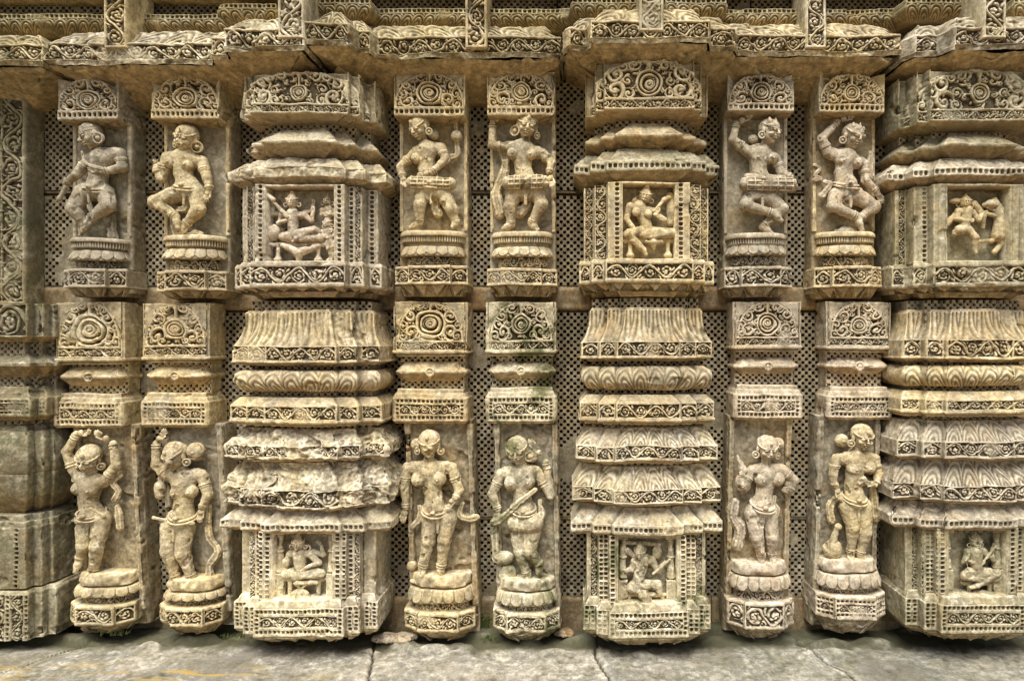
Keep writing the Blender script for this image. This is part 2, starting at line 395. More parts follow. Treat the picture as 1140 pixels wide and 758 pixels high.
def hround(name,x0,x1,Db,Df,tiers,mat,parent,**k):
    # treat the round plan as one facet so that the carving runs round it
    return roundsweep(name,x0,x1,Db,Df,tiers,mat,parent,**k)
def roundsweep(name,x0,x1,Db,Df,tiers,mat,parent,Dref=.1,seed=0,rough=1.0,ds=.002):
    c=(x0+x1)/2; w=(x1-x0)/2; per=pi*(w+(Df-Db))/2*1.12; nc=int(per/ds)
    th=pi-pi*np.linspace(0,1,nc); p=2.7
    cx_=np.abs(np.cos(th))**(2/p)*np.sign(np.cos(th)); sy=np.abs(np.sin(th))**(2/p)
    arc=np.concatenate([[0],np.cumsum(np.hypot(np.diff(w*cx_),np.diff((Df-Db)*sy)))])
    a=arc; rows=[]
    for k,T in enumerate(tiers):
        py0,py1,o0,o1,kind=T[:5]; kw=T[5] if len(T)>5 else {}
        z0,z1=PZ(py0,Dref),PZ(py1,Dref); L=math.hypot(z1-z0,o1-o0)+abs(kw.get('bulge',0)); n=max(2,int(L/ds))
        for j in range(n+1):
            f=j/n; o=o0+(o1-o0)*f+kw.get('bulge',0)*math.sin(pi*f)**.6; b=f*abs(z1-z0); H=abs(z1-z0); h=np.ones(nc); dep=0; cs=.5
            B=np.full(nc,b)
            if kind=='flute': h=.5+.5*np.cos(2*pi*a/.0075); dep=.003; cs=.7
            elif kind=='pearls': h=pearls(a,B,arc[-1],H,.012); dep=.005; cs=.9
            elif kind=='lotus':
                g=.03; x=(a/g-np.floor(a/g)-.5)*2; lim=.45+.5*np.sqrt(np.clip(1-x*x,0,1)); t=f
                h=np.where(t<lim,1-.35*np.abs(x)**2,0); h=h*np.where(np.abs(x)>.92,.5,1); dep=.0045; cs=.55
            elif kind=='scroll': h=scroll(a,B,arc[-1],H,seed); dep=.007; cs=1
            elif kind=='rough': h=.5+.5*vn(a*60+seed,B*60,B*0+seed); dep=.008; cs=.3
            rows.append((z0+(z1-z0)*f,o,-dep*(1-h),np.clip((1-h)*cs,0,1)))
    z=np.array([r[0] for r in rows]); o=np.array([r[1] for r in rows]); dp=np.stack([r[2] for r in rows]); cv=np.stack([r[3] for r in rows])
    z=np.concatenate([[z[0]+.0005],z,[z[-1]-.0005]]); 
    sc=o[:,None]+dp
    X=c+cx_[None]*(w+sc); Y=Db+sy[None]*np.maximum(Df-Db+sc,.001)
    X=np.concatenate([c+(X[:1]-c)*.02,X,c+(X[-1:]-c)*.02]); Y=np.concatenate([Db+(Y[:1]-Db)*.02,Y,Db+(Y[-1:]-Db)*.02]); cv=np.concatenate([cv[:1]*0,cv,cv[-1:]*0])
    Z=np.repeat(z[:,None],nc,1)
    n_=fbm(X+seed,Y,Z,24,3)*.0032*rough; X=X+cx_*n_; Y=Y+sy*n_; Z=Z+fbm(X,Y,Z+seed,18,2)*.002*rough
    V=np.stack([X.ravel(),-Y.ravel(),Z.ravel()],1); nr=len(z)
    I=np.arange(nr*nc).reshape(nr,nc); F=np.stack([I[:-1,:-1].ravel(),I[1:,:-1].ravel(),I[1:,1:].ravel(),I[:-1,1:].ravel()],1)
    return mk(name,V,F,mat,parent,cv.ravel())
# ------------------------------------------------------------------ signed-distance sculpting
def surfnet(F):
    S=F<0
    c=S[:-1,:-1,:-1].astype(np.int8)
    for (i,j,k) in ((1,0,0),(0,1,0),(0,0,1),(1,1,0),(1,0,1),(0,1,1),(1,1,1)):
        c=c+S[i:F.shape[0]-1+i,j:F.shape[1]-1+j,k:F.shape[2]-1+k]
    act=(c>0)&(c<8); idx=np.argwhere(act)
    C=np.array([(i,j,k) for i in(0,1) for j in(0,1) for k in(0,1)])
    val=np.stack([F[idx[:,0]+q[0],idx[:,1]+q[1],idx[:,2]+q[2]] for q in C],1)
    pos=np.zeros((len(idx),3)); cnt=np.zeros(len(idx))
    for i in range(8):
        for j in range(i+1,8):
            if np.abs(C[i]-C[j]).sum()!=1: continue
            m=(val[:,i]<0)!=(val[:,j]<0); t=val[:,i]/np.where(m,val[:,i]-val[:,j],1)
            pos+=np.where(m[:,None],C[i]+t[:,None]*(C[j]-C[i]),0); cnt+=m
    pos=idx+pos/cnt[:,None]
    ids=-np.ones(act.shape,np.int64); ids[act]=np.arange(len(idx))
    faces=[]
    sh=S.shape
    for ax in range(3):
        o1,o2=(ax+1)%3,(ax+2)%3
        sl0=[slice(1,-1)]*3; sl1=[slice(1,-1)]*3; sl0[ax]=slice(0,sh[ax]-1); sl1[ax]=slice(1,sh[ax])
        s0=S[tuple(sl0)]; s1=S[tuple(sl1)]; e=np.argwhere(s0!=s1)
        if len(e)==0: continue
        inside=s0[tuple(e.T)]
        g=e.copy(); g[:,o1]+=1; g[:,o2]+=1
        def cell(d1,d2):
            q=g.copy(); q[:,o1]-=d1; q[:,o2]-=d2; return ids[tuple(q.T)]
        q=np.stack([cell(1,1),cell(0,1),cell(0,0),cell(1,0)],1)
        q[~inside]=q[~inside][:,::-1]; faces.append(q)
    return pos,np.concatenate(faces)
class Sdf:
    def __init__(s): s.p=[]
    def cone(s,a,b,r1,r2=None,k=1.5,fl=1.0,rg=(),sub=False):
        s.p.append(('c',np.array(a,float),np.array(b,float),r1,r1 if r2 is None else r2,k,fl,rg,sub)); return s
    def ell(s,c,r,k=1.5,M=None,sub=False):
        s.p.append(('e',np.array(c,float),np.array(r,float),k,M,sub)); return s
    def tor(s,c,R_,r,nrm=(0,0,1),k=.6):
        n=np.array(nrm,float); s.p.append(('t',np.array(c,float),R_,r,n/np.linalg.norm(n),k)); return s
    def box(s,c,h,r=.5,k=.6,sub=False):
        s.p.append(('b',np.array(c,float),np.array(h,float),r,k,sub)); return s
    def bounds(s):
        lo=np.full(3,1e9); hi=-lo
        for q in s.p:
            if q[-1] is True: continue
            l,h=s.bb(q); lo=np.minimum(lo,l); hi=np.maximum(hi,h)
        return lo,hi
    def bb(s,q):
        if q[0]=='c':
            r=max(q[3],q[4])+2.0; return np.minimum(q[1],q[2])-r,np.maximum(q[1],q[2])+r
        if q[0]=='e': r=max(q[2])+.5; return q[1]-r,q[1]+r
        if q[0]=='t': r=q[2]+q[3]+.5; return q[1]-r,q[1]+r
        if q[0]=='b': r=q[2]+q[3]+.5; return q[1]-r,q[1]+r
    def mesh(s,vox=.62,dmin=-2.5):
        lo,hi=s.bounds(); lo=lo-2*vox; hi=hi+2*vox; lo[2]=max(lo[2],dmin)
        n=np.ceil((hi-lo)/vox).astype(int)+1
        F=np.full(n,6.0,np.float32)
        for q in s.p:
            l,h=s.bb(q); kk={'c':5,'e':3,'t':5,'b':4}[q[0]]; k=q[kk]
            i0=np.maximum(((l-k-lo)/vox).astype(int)-1,0); i1=np.minimum(((h+k-lo)/vox).astype(int)+2,n)
            if (i1<=i0).any(): continue
            ax=[(lo[i]+vox*np.arange(i0[i],i1[i])).astype(np.float32) for i in range(3)]
            x=ax[0][:,None,None]; y=ax[1][None,:,None]; z=ax[2][None,None,:]
            sub=False
            if q[0]=='c':
                a,b,r1,r2,fl,rg,sub=q[1],q[2],q[3],q[4],q[6],q[7],q[8]
                d=b-a; d[2]=d[2]/fl; L2=max((d@d),1e-6); X=x-a[0];Y=y-a[1];Z=(z-a[2])/fl
                t=np.clip((X*d[0]+Y*d[1]+Z*d[2])/L2,0,1)
                r=r1+(r2-r1)*t; L=math.sqrt(L2)
                for (t0,w,am) in rg: r=r+am*np.exp(-(((t-t0)*L)/w)**2)
                v=np.sqrt((X-t*d[0])**2+(Y-t*d[1])**2+(Z-t*d[2])**2)-r
            elif q[0]=='e':
                X=x-q[1][0];Y=y-q[1][1];Z=z-q[1][2]; sub=q[5]
                if q[4] is not None:
                    M=q[4]; X,Y,Z=X*M[0,0]+Y*M[0,1]+Z*M[0,2],X*M[1,0]+Y*M[1,1]+Z*M[1,2],X*M[2,0]+Y*M[2,1]+Z*M[2,2]
                rr=q[2]; kk0=np.sqrt((X/rr[0])**2+(Y/rr[1])**2+(Z/rr[2])**2)
                v=(kk0-1)*min(rr)*1.0 if max(rr)/min(rr)>2.5 else (kk0-1)*float(rr.mean())
            elif q[0]=='t':
                nn=q[4]; X=x-q[1][0];Y=y-q[1][1];Z=z-q[1][2]
                hgt=X*nn[0]+Y*nn[1]+Z*nn[2]; rad=np.sqrt(np.maximum(X*X+Y*Y+Z*Z-hgt*hgt,0)); v=np.hypot(rad-q[2],hgt)-q[3]
            else:
                X=np.abs(x-q[1][0])-q[2][0];Y=np.abs(y-q[1][1])-q[2][1];Z=np.abs(z-q[1][2])-q[2][2]; sub=q[5]
                v=np.sqrt(np.maximum(X,0)**2+np.maximum(Y,0)**2+np.maximum(Z,0)**2)+np.minimum(np.maximum(np.maximum(X,Y),Z),0)-q[3]
            sl=tuple(slice(i0[i],i1[i]) for i in range(3)); G=F[sl]; v=v.astype(np.float32)
            if sub:
                hh=np.maximum(k-np.abs(G+v),0)/k; F[sl]=np.maximum(G,-v)+hh*hh*k*.25
            else:
                hh=np.maximum(k-np.abs(G-v),0)/k; F[sl]=np.minimum(G,v)-hh*hh*k*.25
        p,f=surfnet(F)
        return lo+p*vox,f
def build(sdf,name,mat,parent,D0,vox=.62,seed=0,wear=1.0,cavd=True,yc=None):
    """local space is photo pixels on the slab plane and px of relief outward"""
    if not sdf.p: return None
    p,f=sdf.mesh(vox)
    S=(CAMD-(D0+.03))/FPX
    n=fbm(p[:,0]+seed*9,p[:,1],p[:,2],.16,3)*.8*wear+fbm(p[:,0],p[:,1]+seed*5,p[:,2],.42,3)*.30*wear
    # displace along normals
    v1=p[f[:,1]]-p[f[:,0]]; v2=p[f[:,3]]-p[f[:,0]]; fn=np.cross(v1,v2)
    N=np.zeros_like(p)
    for i in range(4):
        for c in range(3): N[:,c]+=np.bincount(f[:,i],weights=fn[:,c],minlength=len(p))
    N/= np.linalg.norm(N,axis=1,keepdims=True)+1e-9
    # orient: local axes x right, y DOWN, d outward
    chip=ss(.30,.75,fbm(p[:,0]+seed,p[:,1]+seed*3,p[:,2],.10,2)*1.25)*-1.5*wear
    q=p+N*(n*.8+chip)[:,None]
    V=np.stack([(q[:,0]-VX)*S,-(D0+q[:,2]*S),(VY-q[:,1])*S],1)
    cav=np.clip((3.0-p[:,2])/7,0,.45) if cavd else np.zeros(len(p))
    # make sure faces look outward
    vol=(np.einsum('ij,ij->i',V[f[:,0]],np.cross(V[f[:,1]],V[f[:,2]]))).sum()
    v1=V[f[:,1]]-V[f[:,0]]; v2=V[f[:,3]]-V[f[:,0]]; fn=np.cross(v1,v2); ctr=V.mean(0)
    if (fn*(V[f[:,0]]-ctr)).sum()<0: f=f[:,::-1]
    return mk(name,V,np.ascontiguousarray(f),mat,parent,cav)
def frame(yaw,pitch,roll):
    """columns: right, down, forward in (x,down,d) space"""
    y,p,r=radians(yaw),radians(pitch),radians(roll)
    F=np.array([math.sin(y)*math.cos(p),math.sin(p),math.cos(y)*math.cos(p)])
    up=np.array([math.sin(r),-math.cos(r),0.0]); 
    Rt=np.cross(F,up); Rt=Rt/np.linalg.norm(Rt)
    if Rt[0]<0: Rt=-Rt
    Dn=np.cross(F,Rt); Dn=Dn/np.linalg.norm(Dn)
    if Dn[1]<0: Dn=-Dn
    return np.stack([Rt,Dn,F])
def hand(s,w,h,r=2.1,curl=0.0,side=1):
    w=np.array(w,float); h=np.array(h,float); d=h-w; L=np.linalg.norm(d)+1e-6; d=d/L
    s.ell((w+h)/2+d*.3,(r*1.35,r*1.35,r*1.05),k=1.2)
    pr=np.array([-d[1],d[0],0.0]); 
    if np.linalg.norm(pr)<.1: pr=np.array([1.0,0,0])
    pr/=np.linalg.norm(pr)
    for i,(o,l) in enumerate(((-1.5,.82),(-.5,1.0),(.5,.95),(1.5,.72))):
        b=h+pr*o*r*.62; m=b+d*r*1.35*l+np.array([0,0,.5]); e=m+d*r*1.25*l*(1-.4*curl)+pr*o*.12+np.array([0,0,-.5-1.3*curl])
        s.cone(b-d*r*.5,m,.98,.9,k=.5); s.cone(m,e,.9,.72,k=.4)
    s.cone(w+d*L*.35+pr*side*r*.8,h+pr*side*(r*1.5)+d*.6+np.array([0,0,1.0]),1.05,.85,k=.5)
def foot(s,a,t,r=3.4):
    a=np.array(a,float); t=np.array(t,float); d=t-a
    s.cone(a,a+d*.55+np.array([0,.6,1.2]),r*1.0,r*.95,k=1.5); s.cone(a+d*.45+np.array([0,.6,1.0]),t+np.array([0,.8,1.5]),r*.9,r*.62,k=1.5,fl=1.1)
    pr=np.array([-d[1],d[0],0]); pr=pr/(np.linalg.norm(pr)+1e-6)
    for o in (-1.4,-.5,.4,1.3):
        s.ell(t+pr*o*1.1+d*.06+np.array([0,.8,2.0]),(1.1,1.0,1.2),k=.4)
def figure(parent,mat,org,k,J,D0,hr=11.5,face=(0,0,0),name='carved_figure',fem=True,bust=6.3,seed=0,bun=None,hat='hair',ear=(1,1),ex=(),sash=(),drum=None,held=(),skirt=True,wear=1.0,lw=1.0,faceworn=False):
    def pt(q,d):
        return np.array([org[0]+q[0]/k,org[1]+q[1]/k,q[2] if len(q)>2 else d],float)
    B=Sdf(); H_=Sdf(); Jw=Sdf(); Sa=Sdf(); hr=hr*1.07; u=hr/11.5
    head=pt(J['head'],13.5); neck=pt(J['neck'],9.5); chest=pt(J['chest'],9.5); waist=pt(J['waist'],9.5); hip=pt(J['hip'],9.5)
    # trunk
    sl=pt(J['aL'][0],8.5); sr=pt(J['aR'][0],8.5)
    c2=(sl+sr)/2
    B.cone(sl+(c2-sl)*.28,sr+(c2-sr)*.28,6.6*u,6.6*u,k=2,fl=.9)
    B.cone(chest,waist,11.2*u,7.9*u,k=4,fl=.85)
    B.cone(waist,hip,7.9*u,11.0*u,k=3,fl=.85)
    hL=pt(J['lL'][0],9); hR=pt(J['lR'][0],9)
    B.cone(hL+(hR-hL)*.12+[0,-1,0],hR+(hL-hR)*.12+[0,-1,0],8.8*u,8.8*u,k=3,fl=.95)
    B.cone(neck+[0,2,-1],head+[0,3,-2],4.7*u,4.4*u,k=1.6,rg=((.15,.9,.8),(.38,.6,.5)))
    B.ell(waist+[(hip-waist)[0]*.4,(hip-waist)[1]*.38,8.2*u],(1.5,1.5,1.2),k=.3,sub=True)   # navel
    if fem:
        for q in J['br']:
            b=pt(q,13.6); B.ell(b,(bust*u*.92,bust*u*.92,bust*u*.82),k=1.3); B.ell(b+[0,.6,bust*u*.9],(1.3,1.3,1.0),k=.5)
    # arms
    for nm,sg in (('aL',1),('aR',-1)):
        a=J[nm]; s0,e0,w0,h0=pt(a[0],8.5),pt(a[1],9),pt(a[2],10.5),pt(a[3],11)
        B.cone(s0,e0,5.3*u,4.3*u,k=1.6,rg=((.45,1.0,1.1),(.56,.8,.7)))
        B.cone(e0,w0,4.4*u,3.1*u,k=1.3,rg=((.82,.8,1.1),(.94,.8,1.2)))
        hand(B,w0,h0,2.25*u,.3,sg)
    # legs
    for nm in ('lL','lR'):
        a=J[nm]; h0,k0,a0,f0=pt(a[0],9),pt(a[1],12),pt(a[2],9.5),pt(a[3],11)
        B.cone(h0,k0,8.6*u*lw,6.3*u*lw,k=2.0,rg=((.98,1.2,.5),)); B.cone(k0,a0,6.0*u*lw,3.9*u*lw,k=1.5,rg=((.28,3.5,.6),(.86,.8,1.0),(.95,.7,.9)))
        foot(B,a0,f0,3.5*u)
    # head
    M=frame(*face); R_,Dn,Fw=M
    def hp(r,d,f): return head+R_*r*hr+Dn*d*hr+Fw*f*hr
    B.ell(hp(0,-.12,-.05),np.array([.80,.92,.88])*hr,k=.8,M=M)
    B.ell(hp(0,.42,.12),np.array([.60,.60,.66])*hr,k=1.5,M=M)
    B.ell(hp(0,.88,.42),np.array([.2,.16,.2])*hr,k=1.0,M=M)
    if not faceworn:
        for s in (-1,1):
            B.ell(hp(.34*s,-.02,.86),np.array([.24,.15,.16])*hr,k=.7,M=M,sub=True)
            B.ell(hp(.33*s,.01,.74),np.array([.19,.105,.13])*hr,k=.25,M=M)
            B.cone(hp(.12*s,-.17,.87),hp(.56*s,-.20,.62),.7,.5,k=.5)
            B.ell(hp(.40*s,.32,.52),np.array([.24,.22,.22])*hr,k=1.2,M=M)
        B.cone(hp(0,-.12,.80),hp(0,.26,1.02),.9,1.45,k=.5); B.ell(hp(.1,.29,.92),(1.0,.8,.9),k=.4); B.ell(hp(-.1,.29,.92),(1.0,.8,.9),k=.4)
        B.ell(hp(0,.50,.80),np.array([.27,.07,.14])*hr,k=.3,M=M); B.ell(hp(0,.645,.76),np.array([.2,.075,.14])*hr,k=.3,M=M)
        B.ell(hp(0,.575,.93),np.array([.26,.035,.12])*hr,k=.2,M=M,sub=True)
    else:
        B.ell(hp(.05,.2,.7),np.array([.4,.35,.25])*hr,k=1.0,M=M); B.ell(hp(-.2,.1,.95),np.array([.25,.3,.2])*hr,k=.8,M=M,sub=True); B.ell(hp(.25,.45,.95),np.array([.2,.18,.2])*hr,k=.8,M=M,sub=True)
    for s in (-1,1):
        B.ell(hp(.84*s,.12,-.02),np.array([.13,.30,.2])*hr,k=.5,M=M)
    for s,on in zip((-1,1),ear):
        if on: 
            cpos=hp(.98*s,.58,.0); rr=(.27 if on==1 else .42)*hr
            Jw.tor(cpos,rr,.95,nrm=Fw*.8+R_*s*.5,k=.4); Jw.ell(cpos,(rr*.45,)*3,k=.4); Jw.ell(cpos-Fw*rr*.4,(rr*.9,rr*.9,1.4),k=.5)
    # necklace
    nk=neck+[0,3.0,0]; Jw.tor(neck+[0,3.5*u,1.5],5.6*u,.95,nrm=(0,-1,.75),k=.4); 
    Jw.tor(chest+[0,-4*u,2.0],9.5*u,.8,nrm=(0,-.75,1),k=.4)
    if fem and len(J.get('br',()))==2:
        b=(pt(J['br'][0],15)+pt(J['br'][1],15))/2; Jw.ell(b+[0,1,1.5],(2.1,3.2,2.0),k=.6); Jw.cone(chest+[0,-6,7],b+[0,0,1],.8,.8,k=.5)
    # hair
    if hat=='hair':
        H_.ell(hp(0,-.30,-.22),np.array([.93,.86,.90])*hr,k=.8,M=M); H_.ell(hp(0,.34,.75),np.array([.70,.80,.62])*hr,k=.5,M=M,sub=True)
        H_.tor(hp(0,-.42,.05),.84*hr,1.1,nrm=-Dn*.9+Fw*.42,k=.5)
        H_.ell(hp(0,-.62,.78),np.array([.16,.2,.14])*hr,k=.5,M=M)
    elif hat=='crown':
        H_.ell(hp(0,-.30,-.22),np.array([.93,.84,.90])*hr,k=.8,M=M); H_.ell(hp(0,.34,.75),np.array([.70,.80,.62])*hr,k=.5,M=M,sub=True)
        H_.tor(hp(0,-.42,.05),.86*hr,1.3,nrm=-Dn*.9+Fw*.42,k=.5)
        for r in (-.55,0,.55): H_.cone(hp(r,-.72,.45-abs(r)*.3),hp(r*1.05,-1.12+abs(r)*.25,.35-abs(r)*.3),2.2,.9,k=.6)
    elif hat=='turban':
        for j,(rr,h) in enumerate(((.84,-.32),(.80,-.55),(.66,-.76),(.45,-.92))): H_.tor(hp(0,h,-.05),rr*hr*.8,2.4,nrm=-Dn,k=.8)
        H_.ell(hp(0,-.45,-.1),np.array([.82,.62,.82])*hr,k=.8,M=M)
    if bun is not None:
        b=pt(bun,8); br=bun[3]/k if len(bun)>3 else 6
        H_.ell(b,(br,br,br*.8),k=.8); H_.tor(b+[0,0,1],br*.68,1.3,k=.4); H_.ell(b+[0,0,br*.6],(br*.3,)*3,k=.3)
    # girdle and cloth
    if skirt:
        G=(hL+hR)/2
        Sa.tor(hip+[0,-.5,0],11.6*u,1.4,nrm=(.12,-1,.35),k=.5); Sa.tor(hip+[0,2.6,0.6],12.2*u,1.1,nrm=(.12,-1,.35),k=.5)
        Sa.cone(G+[0,2,8],G+[0,12*u,9],1.9,1.5,k=.6); Sa.ell(hip+[0,1,12*u],(3,2.4,2),k=.6)
        for i,dx in enumerate((-8,-4,4,8)):
            q=hip+[dx*u,4.0,9-abs(dx)*.2]; Sa.cone(q,q+[dx*.1,4.0*u,.5],1.0,.8,k=.4)
    for c in sash:      # polylines in zoom coordinates: (pts, radius px, depth)
        pts,r,d=c
        if len(pts)>2:
            Q=np.array([q[:2] for q in pts],float); Q=np.vstack([2*Q[0]-Q[1],Q,2*Q[-1]-Q[-2]]); out=[]
            for i in range(1,len(Q)-2):
                for t in np.linspace(0,1,5)[:-1]:
                    out.append(tuple(.5*((2*Q[i])+(-Q[i-1]+Q[i+1])*t+(2*Q[i-1]-5*Q[i]+4*Q[i+1]-Q[i+2])*t*t+(-Q[i-1]+3*Q[i]-3*Q[i+1]+Q[i+2])*t**3)))
            pts=out+[tuple(Q[-2])]
        else:
            a_,b_=np.array(pts[0][:2],float),np.array(pts[1][:2],float); n_=np.array([-(b_-a_)[1],(b_-a_)[0]])*.10
            pts=[tuple(a_),tuple((a_*2+b_)/3+n_),tuple((a_+b_*2)/3-n_),tuple(b_)]
        for i in range(len(pts)-1):
            a=pt(pts[i],d); b=pt(pts[i+1],d)
            r0=r*(1+.14*math.sin(i*1.1+r))*(.8+.35*i/max(1,len(pts)-1)); nrm_=np.array([-(b-a)[1],(b-a)[0],0]); nrm_/=np.linalg.norm(nrm_)+1e-6
            Sa.cone(a,b,r0,r0,k=.8,fl=.6)
            for o in (-.5,.5): Sa.cone(a+nrm_*o*r0+[0,0,r0*.45],b+nrm_*o*r0+[0,0,r0*.45],max(.7,r0*.28),max(.7,r0*.28),k=.3)
    for e in ex:        # extra body masses: ('c',p,q,r1,r2) or ('e',p,rx,ry,rd)
        if e[0]=='c': B.cone(pt(e[1],9),pt(e[2],9),e[3],e[4],k=1.2)
        else: B.ell(pt(e[1],8),e[2:5],k=1.0)
    o=build(B,name,mat,parent,D0,seed=seed,wear=wear)
    build(H_,'hair' if hat!='turban' else 'turban',mat,o,D0,seed=seed+1,wear=wear)
    build(Jw,'jewellery',mat,o,D0,seed=seed+2,wear=wear*.5)
    build(Sa,'girdle' if not sash else 'girdle_and_sash',mat,o,D0,seed=seed+3,wear=wear*.8)
    if drum is not None:
        Dm=Sdf(); a,b,r=pt(drum[0],18),pt(drum[1],18),drum[2]
        Dm.cone(a,b,r*.92,r*.92,k=1,rg=((.5,6,r*.12),)); L=np.linalg.norm(b-a)
        for i in range(7):
            c=a+(b-a)*(i/6); Dm.tor(c,r*(.9+.1*math.sin(i/6*pi)),.85,nrm=(b-a),k=.35)
        for s_ in (-.7,-.2,.35,.8):
            Dm.cone(a+[0,s_*r,math.sqrt(max(0,1-s_*s_))*r],b+[0,s_*r,math.sqrt(max(0,1-s_*s_))*r],.8,.8,k=.3)
        build(Dm,'drum',mat,o,D0,seed=seed+4,wear=wear)
    if held:
        G=Sdf()
        for e in held[1:]:
            if e[0]=='c': G.cone(pt(e[1],10),pt(e[2],10),e[3],e[4],k=.8)
            elif e[0]=='t': G.tor(pt(e[1],10),e[2],e[3],k=.5)
            else: G.ell(pt(e[1],9),e[2:5],k=.8)
        build(G,held[0],mat,o,D0,seed=seed+5,wear=wear)
    return o
# ------------------------------------------------------------------ lattice wall
def lattice(name, x0, x1, z0, z1, D, mat, parent, g=.0101, seed=0, wornf=.0):
    nx=int((x1-x0)/g); nz=int((z1-z0)/g)
    i,j=np.meshgrid(np.arange(nx),np.arange(nz),indexing='ij'); i=i.ravel(); j=j.ravel()
    cx=x0+(i+.5)*g; cz=z0+(j+.5)*g
    hole=((i+j)%2==0)
    w=fbm(cx,cx*0+seed,cz,9,2)
    hole&=~(w>.42-wornf); hole&=~(vn(i*.37+seed*9,j*.37,i*0+2.5)>.80)
    sz=(.435+.05*vn(cx*70,cz*70,cx*0+seed))*g
    V=[];F=[];cv=[]
    # solid cells
    s=~hole; n=s.sum(); c=np.stack([cx[s],cz[s]],1); h=g/2
    q=np.array([(-h,-h),(h,-h),(h,h),(-h,h)]); P=c[:,None,:]+q[None]
    V.append(np.concatenate([P.reshape(-1,2),np.full((n*4,1),0.0)],1)); F.append(np.arange(n*4).reshape(n,4)); cv.append(np.zeros(n*4)); base=n*4
    c=np.stack([cx[hole],cz[hole]],1); n=len(c); r=sz[hole][:,None,None]
    out=np.array([(-h,-h),(0,-h),(h,-h),(h,0),(h,h),(0,h),(-h,h),(-h,0)])
    a=.9; inn=np.array([(-a,-a),(0,-1),(a,-a),(1,0),(a,a),(0,1),(-a,a),(-1,0)])
    jit=(R.rand(n,8,2)-.5)*.0011
    o1=np.repeat((c[:,None,:]+out[None]),1,0); i1=c[:,None,:]+inn[None]*r+jit; i2=c[:,None,:]+(i1-c[:,None,:])*.82
    def add(P2,dep): return np.concatenate([P2.reshape(-1,2),np.full((P2.shape[0]*P2.shape[1],1),dep)],1)
    V+= [add(o1,0.0),add(i1,-.0012),add(i2,-.017)]
    cv+=[np.zeros(n*8),np.full(n*8,.35),np.full(n*8,1.0)]
    k=np.arange(n)[:,None]*8; e=np.arange(8)[None]; e2=(e+1)%8
    A=base+k; B_=base+n*8+k; C_=base+n*16+k
    F.append(np.stack([A+e,A+e2,B_+e2,B_+e],-1).reshape(-1,4)); F.append(np.stack([B_+e,B_+e2,C_+e2,C_+e],-1).reshape(-1,4))
    for q in ((0,1,2,3),(0,3,4,7),(7,4,5,6)): F.append(np.stack([C_[:,0]+t for t in q],-1))
    V=np.concatenate(V); F=np.concatenate(F); cv=np.concatenate(cv)
    nn=fbm(V[:,0],V[:,0]*0+seed,V[:,1],16,2)*.003
    W=np.stack([V[:,0],-(D+V[:,2]+nn-.0035),V[:,1]],1)
    return mk(name,W,F,mat,parent,cv,smooth=False)
def plate(name,x0,x1,z0,z1,D,mat,parent=None,ds=.004,amp=.004,seed=0):
    nx=max(2,int((x1-x0)/ds)); nz=max(2,int((z1-z0)/ds))
    X,Z=np.meshgrid(np.linspace(x0,x1,nx),np.linspace(z1,z0,nz)); 
    ed=np.minimum(np.minimum(X-x0,x1-X),np.minimum(Z-z0,z1-Z)); 
    Y=D+fbm(X,X*0+seed,Z,14,4)*amp-.006*(1-ss(0,.006,ed))
    I=np.arange(nx*nz).reshape(nz,nx); F=np.stack([I[:-1,:-1].ravel(),I[1:,:-1].ravel(),I[1:,1:].ravel(),I[:-1,1:].ravel()],1)
    return mk(name,np.stack([X.ravel(),-Y.ravel(),Z.ravel()],1),F,mat,parent)
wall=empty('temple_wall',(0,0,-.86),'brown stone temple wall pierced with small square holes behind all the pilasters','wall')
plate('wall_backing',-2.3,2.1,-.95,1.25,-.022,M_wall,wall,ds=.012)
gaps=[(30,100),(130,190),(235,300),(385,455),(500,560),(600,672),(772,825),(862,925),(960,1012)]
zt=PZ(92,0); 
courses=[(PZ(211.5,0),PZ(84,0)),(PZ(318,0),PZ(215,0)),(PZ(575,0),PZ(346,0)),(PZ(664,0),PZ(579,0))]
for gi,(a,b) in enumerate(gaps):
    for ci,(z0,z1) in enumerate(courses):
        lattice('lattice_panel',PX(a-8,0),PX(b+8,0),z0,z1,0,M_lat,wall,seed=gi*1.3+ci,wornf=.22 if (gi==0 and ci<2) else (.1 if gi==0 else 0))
xs=[-2.2,-1.62,-1.1,-.42,.02,.31,.68,1.05,1.62,2.05]
for k,(za,zb) in enumerate(((PZ(214.8,0),PZ(211.7,0)),(PZ(345.5,0),PZ(318.5,0)),(PZ(578.7,0),PZ(575.3,0)),(-.86,PZ(663.5,0)),(PZ(85,0),1.2))):
    for q in range(len(xs)-1):
        plate('wall_stone',xs[q]+.001+.03*k,xs[q+1]-.001+.03*k,za+.0008,zb-.0008,-.0005,M_wall,wall,seed=k*3+q,ds=.006)
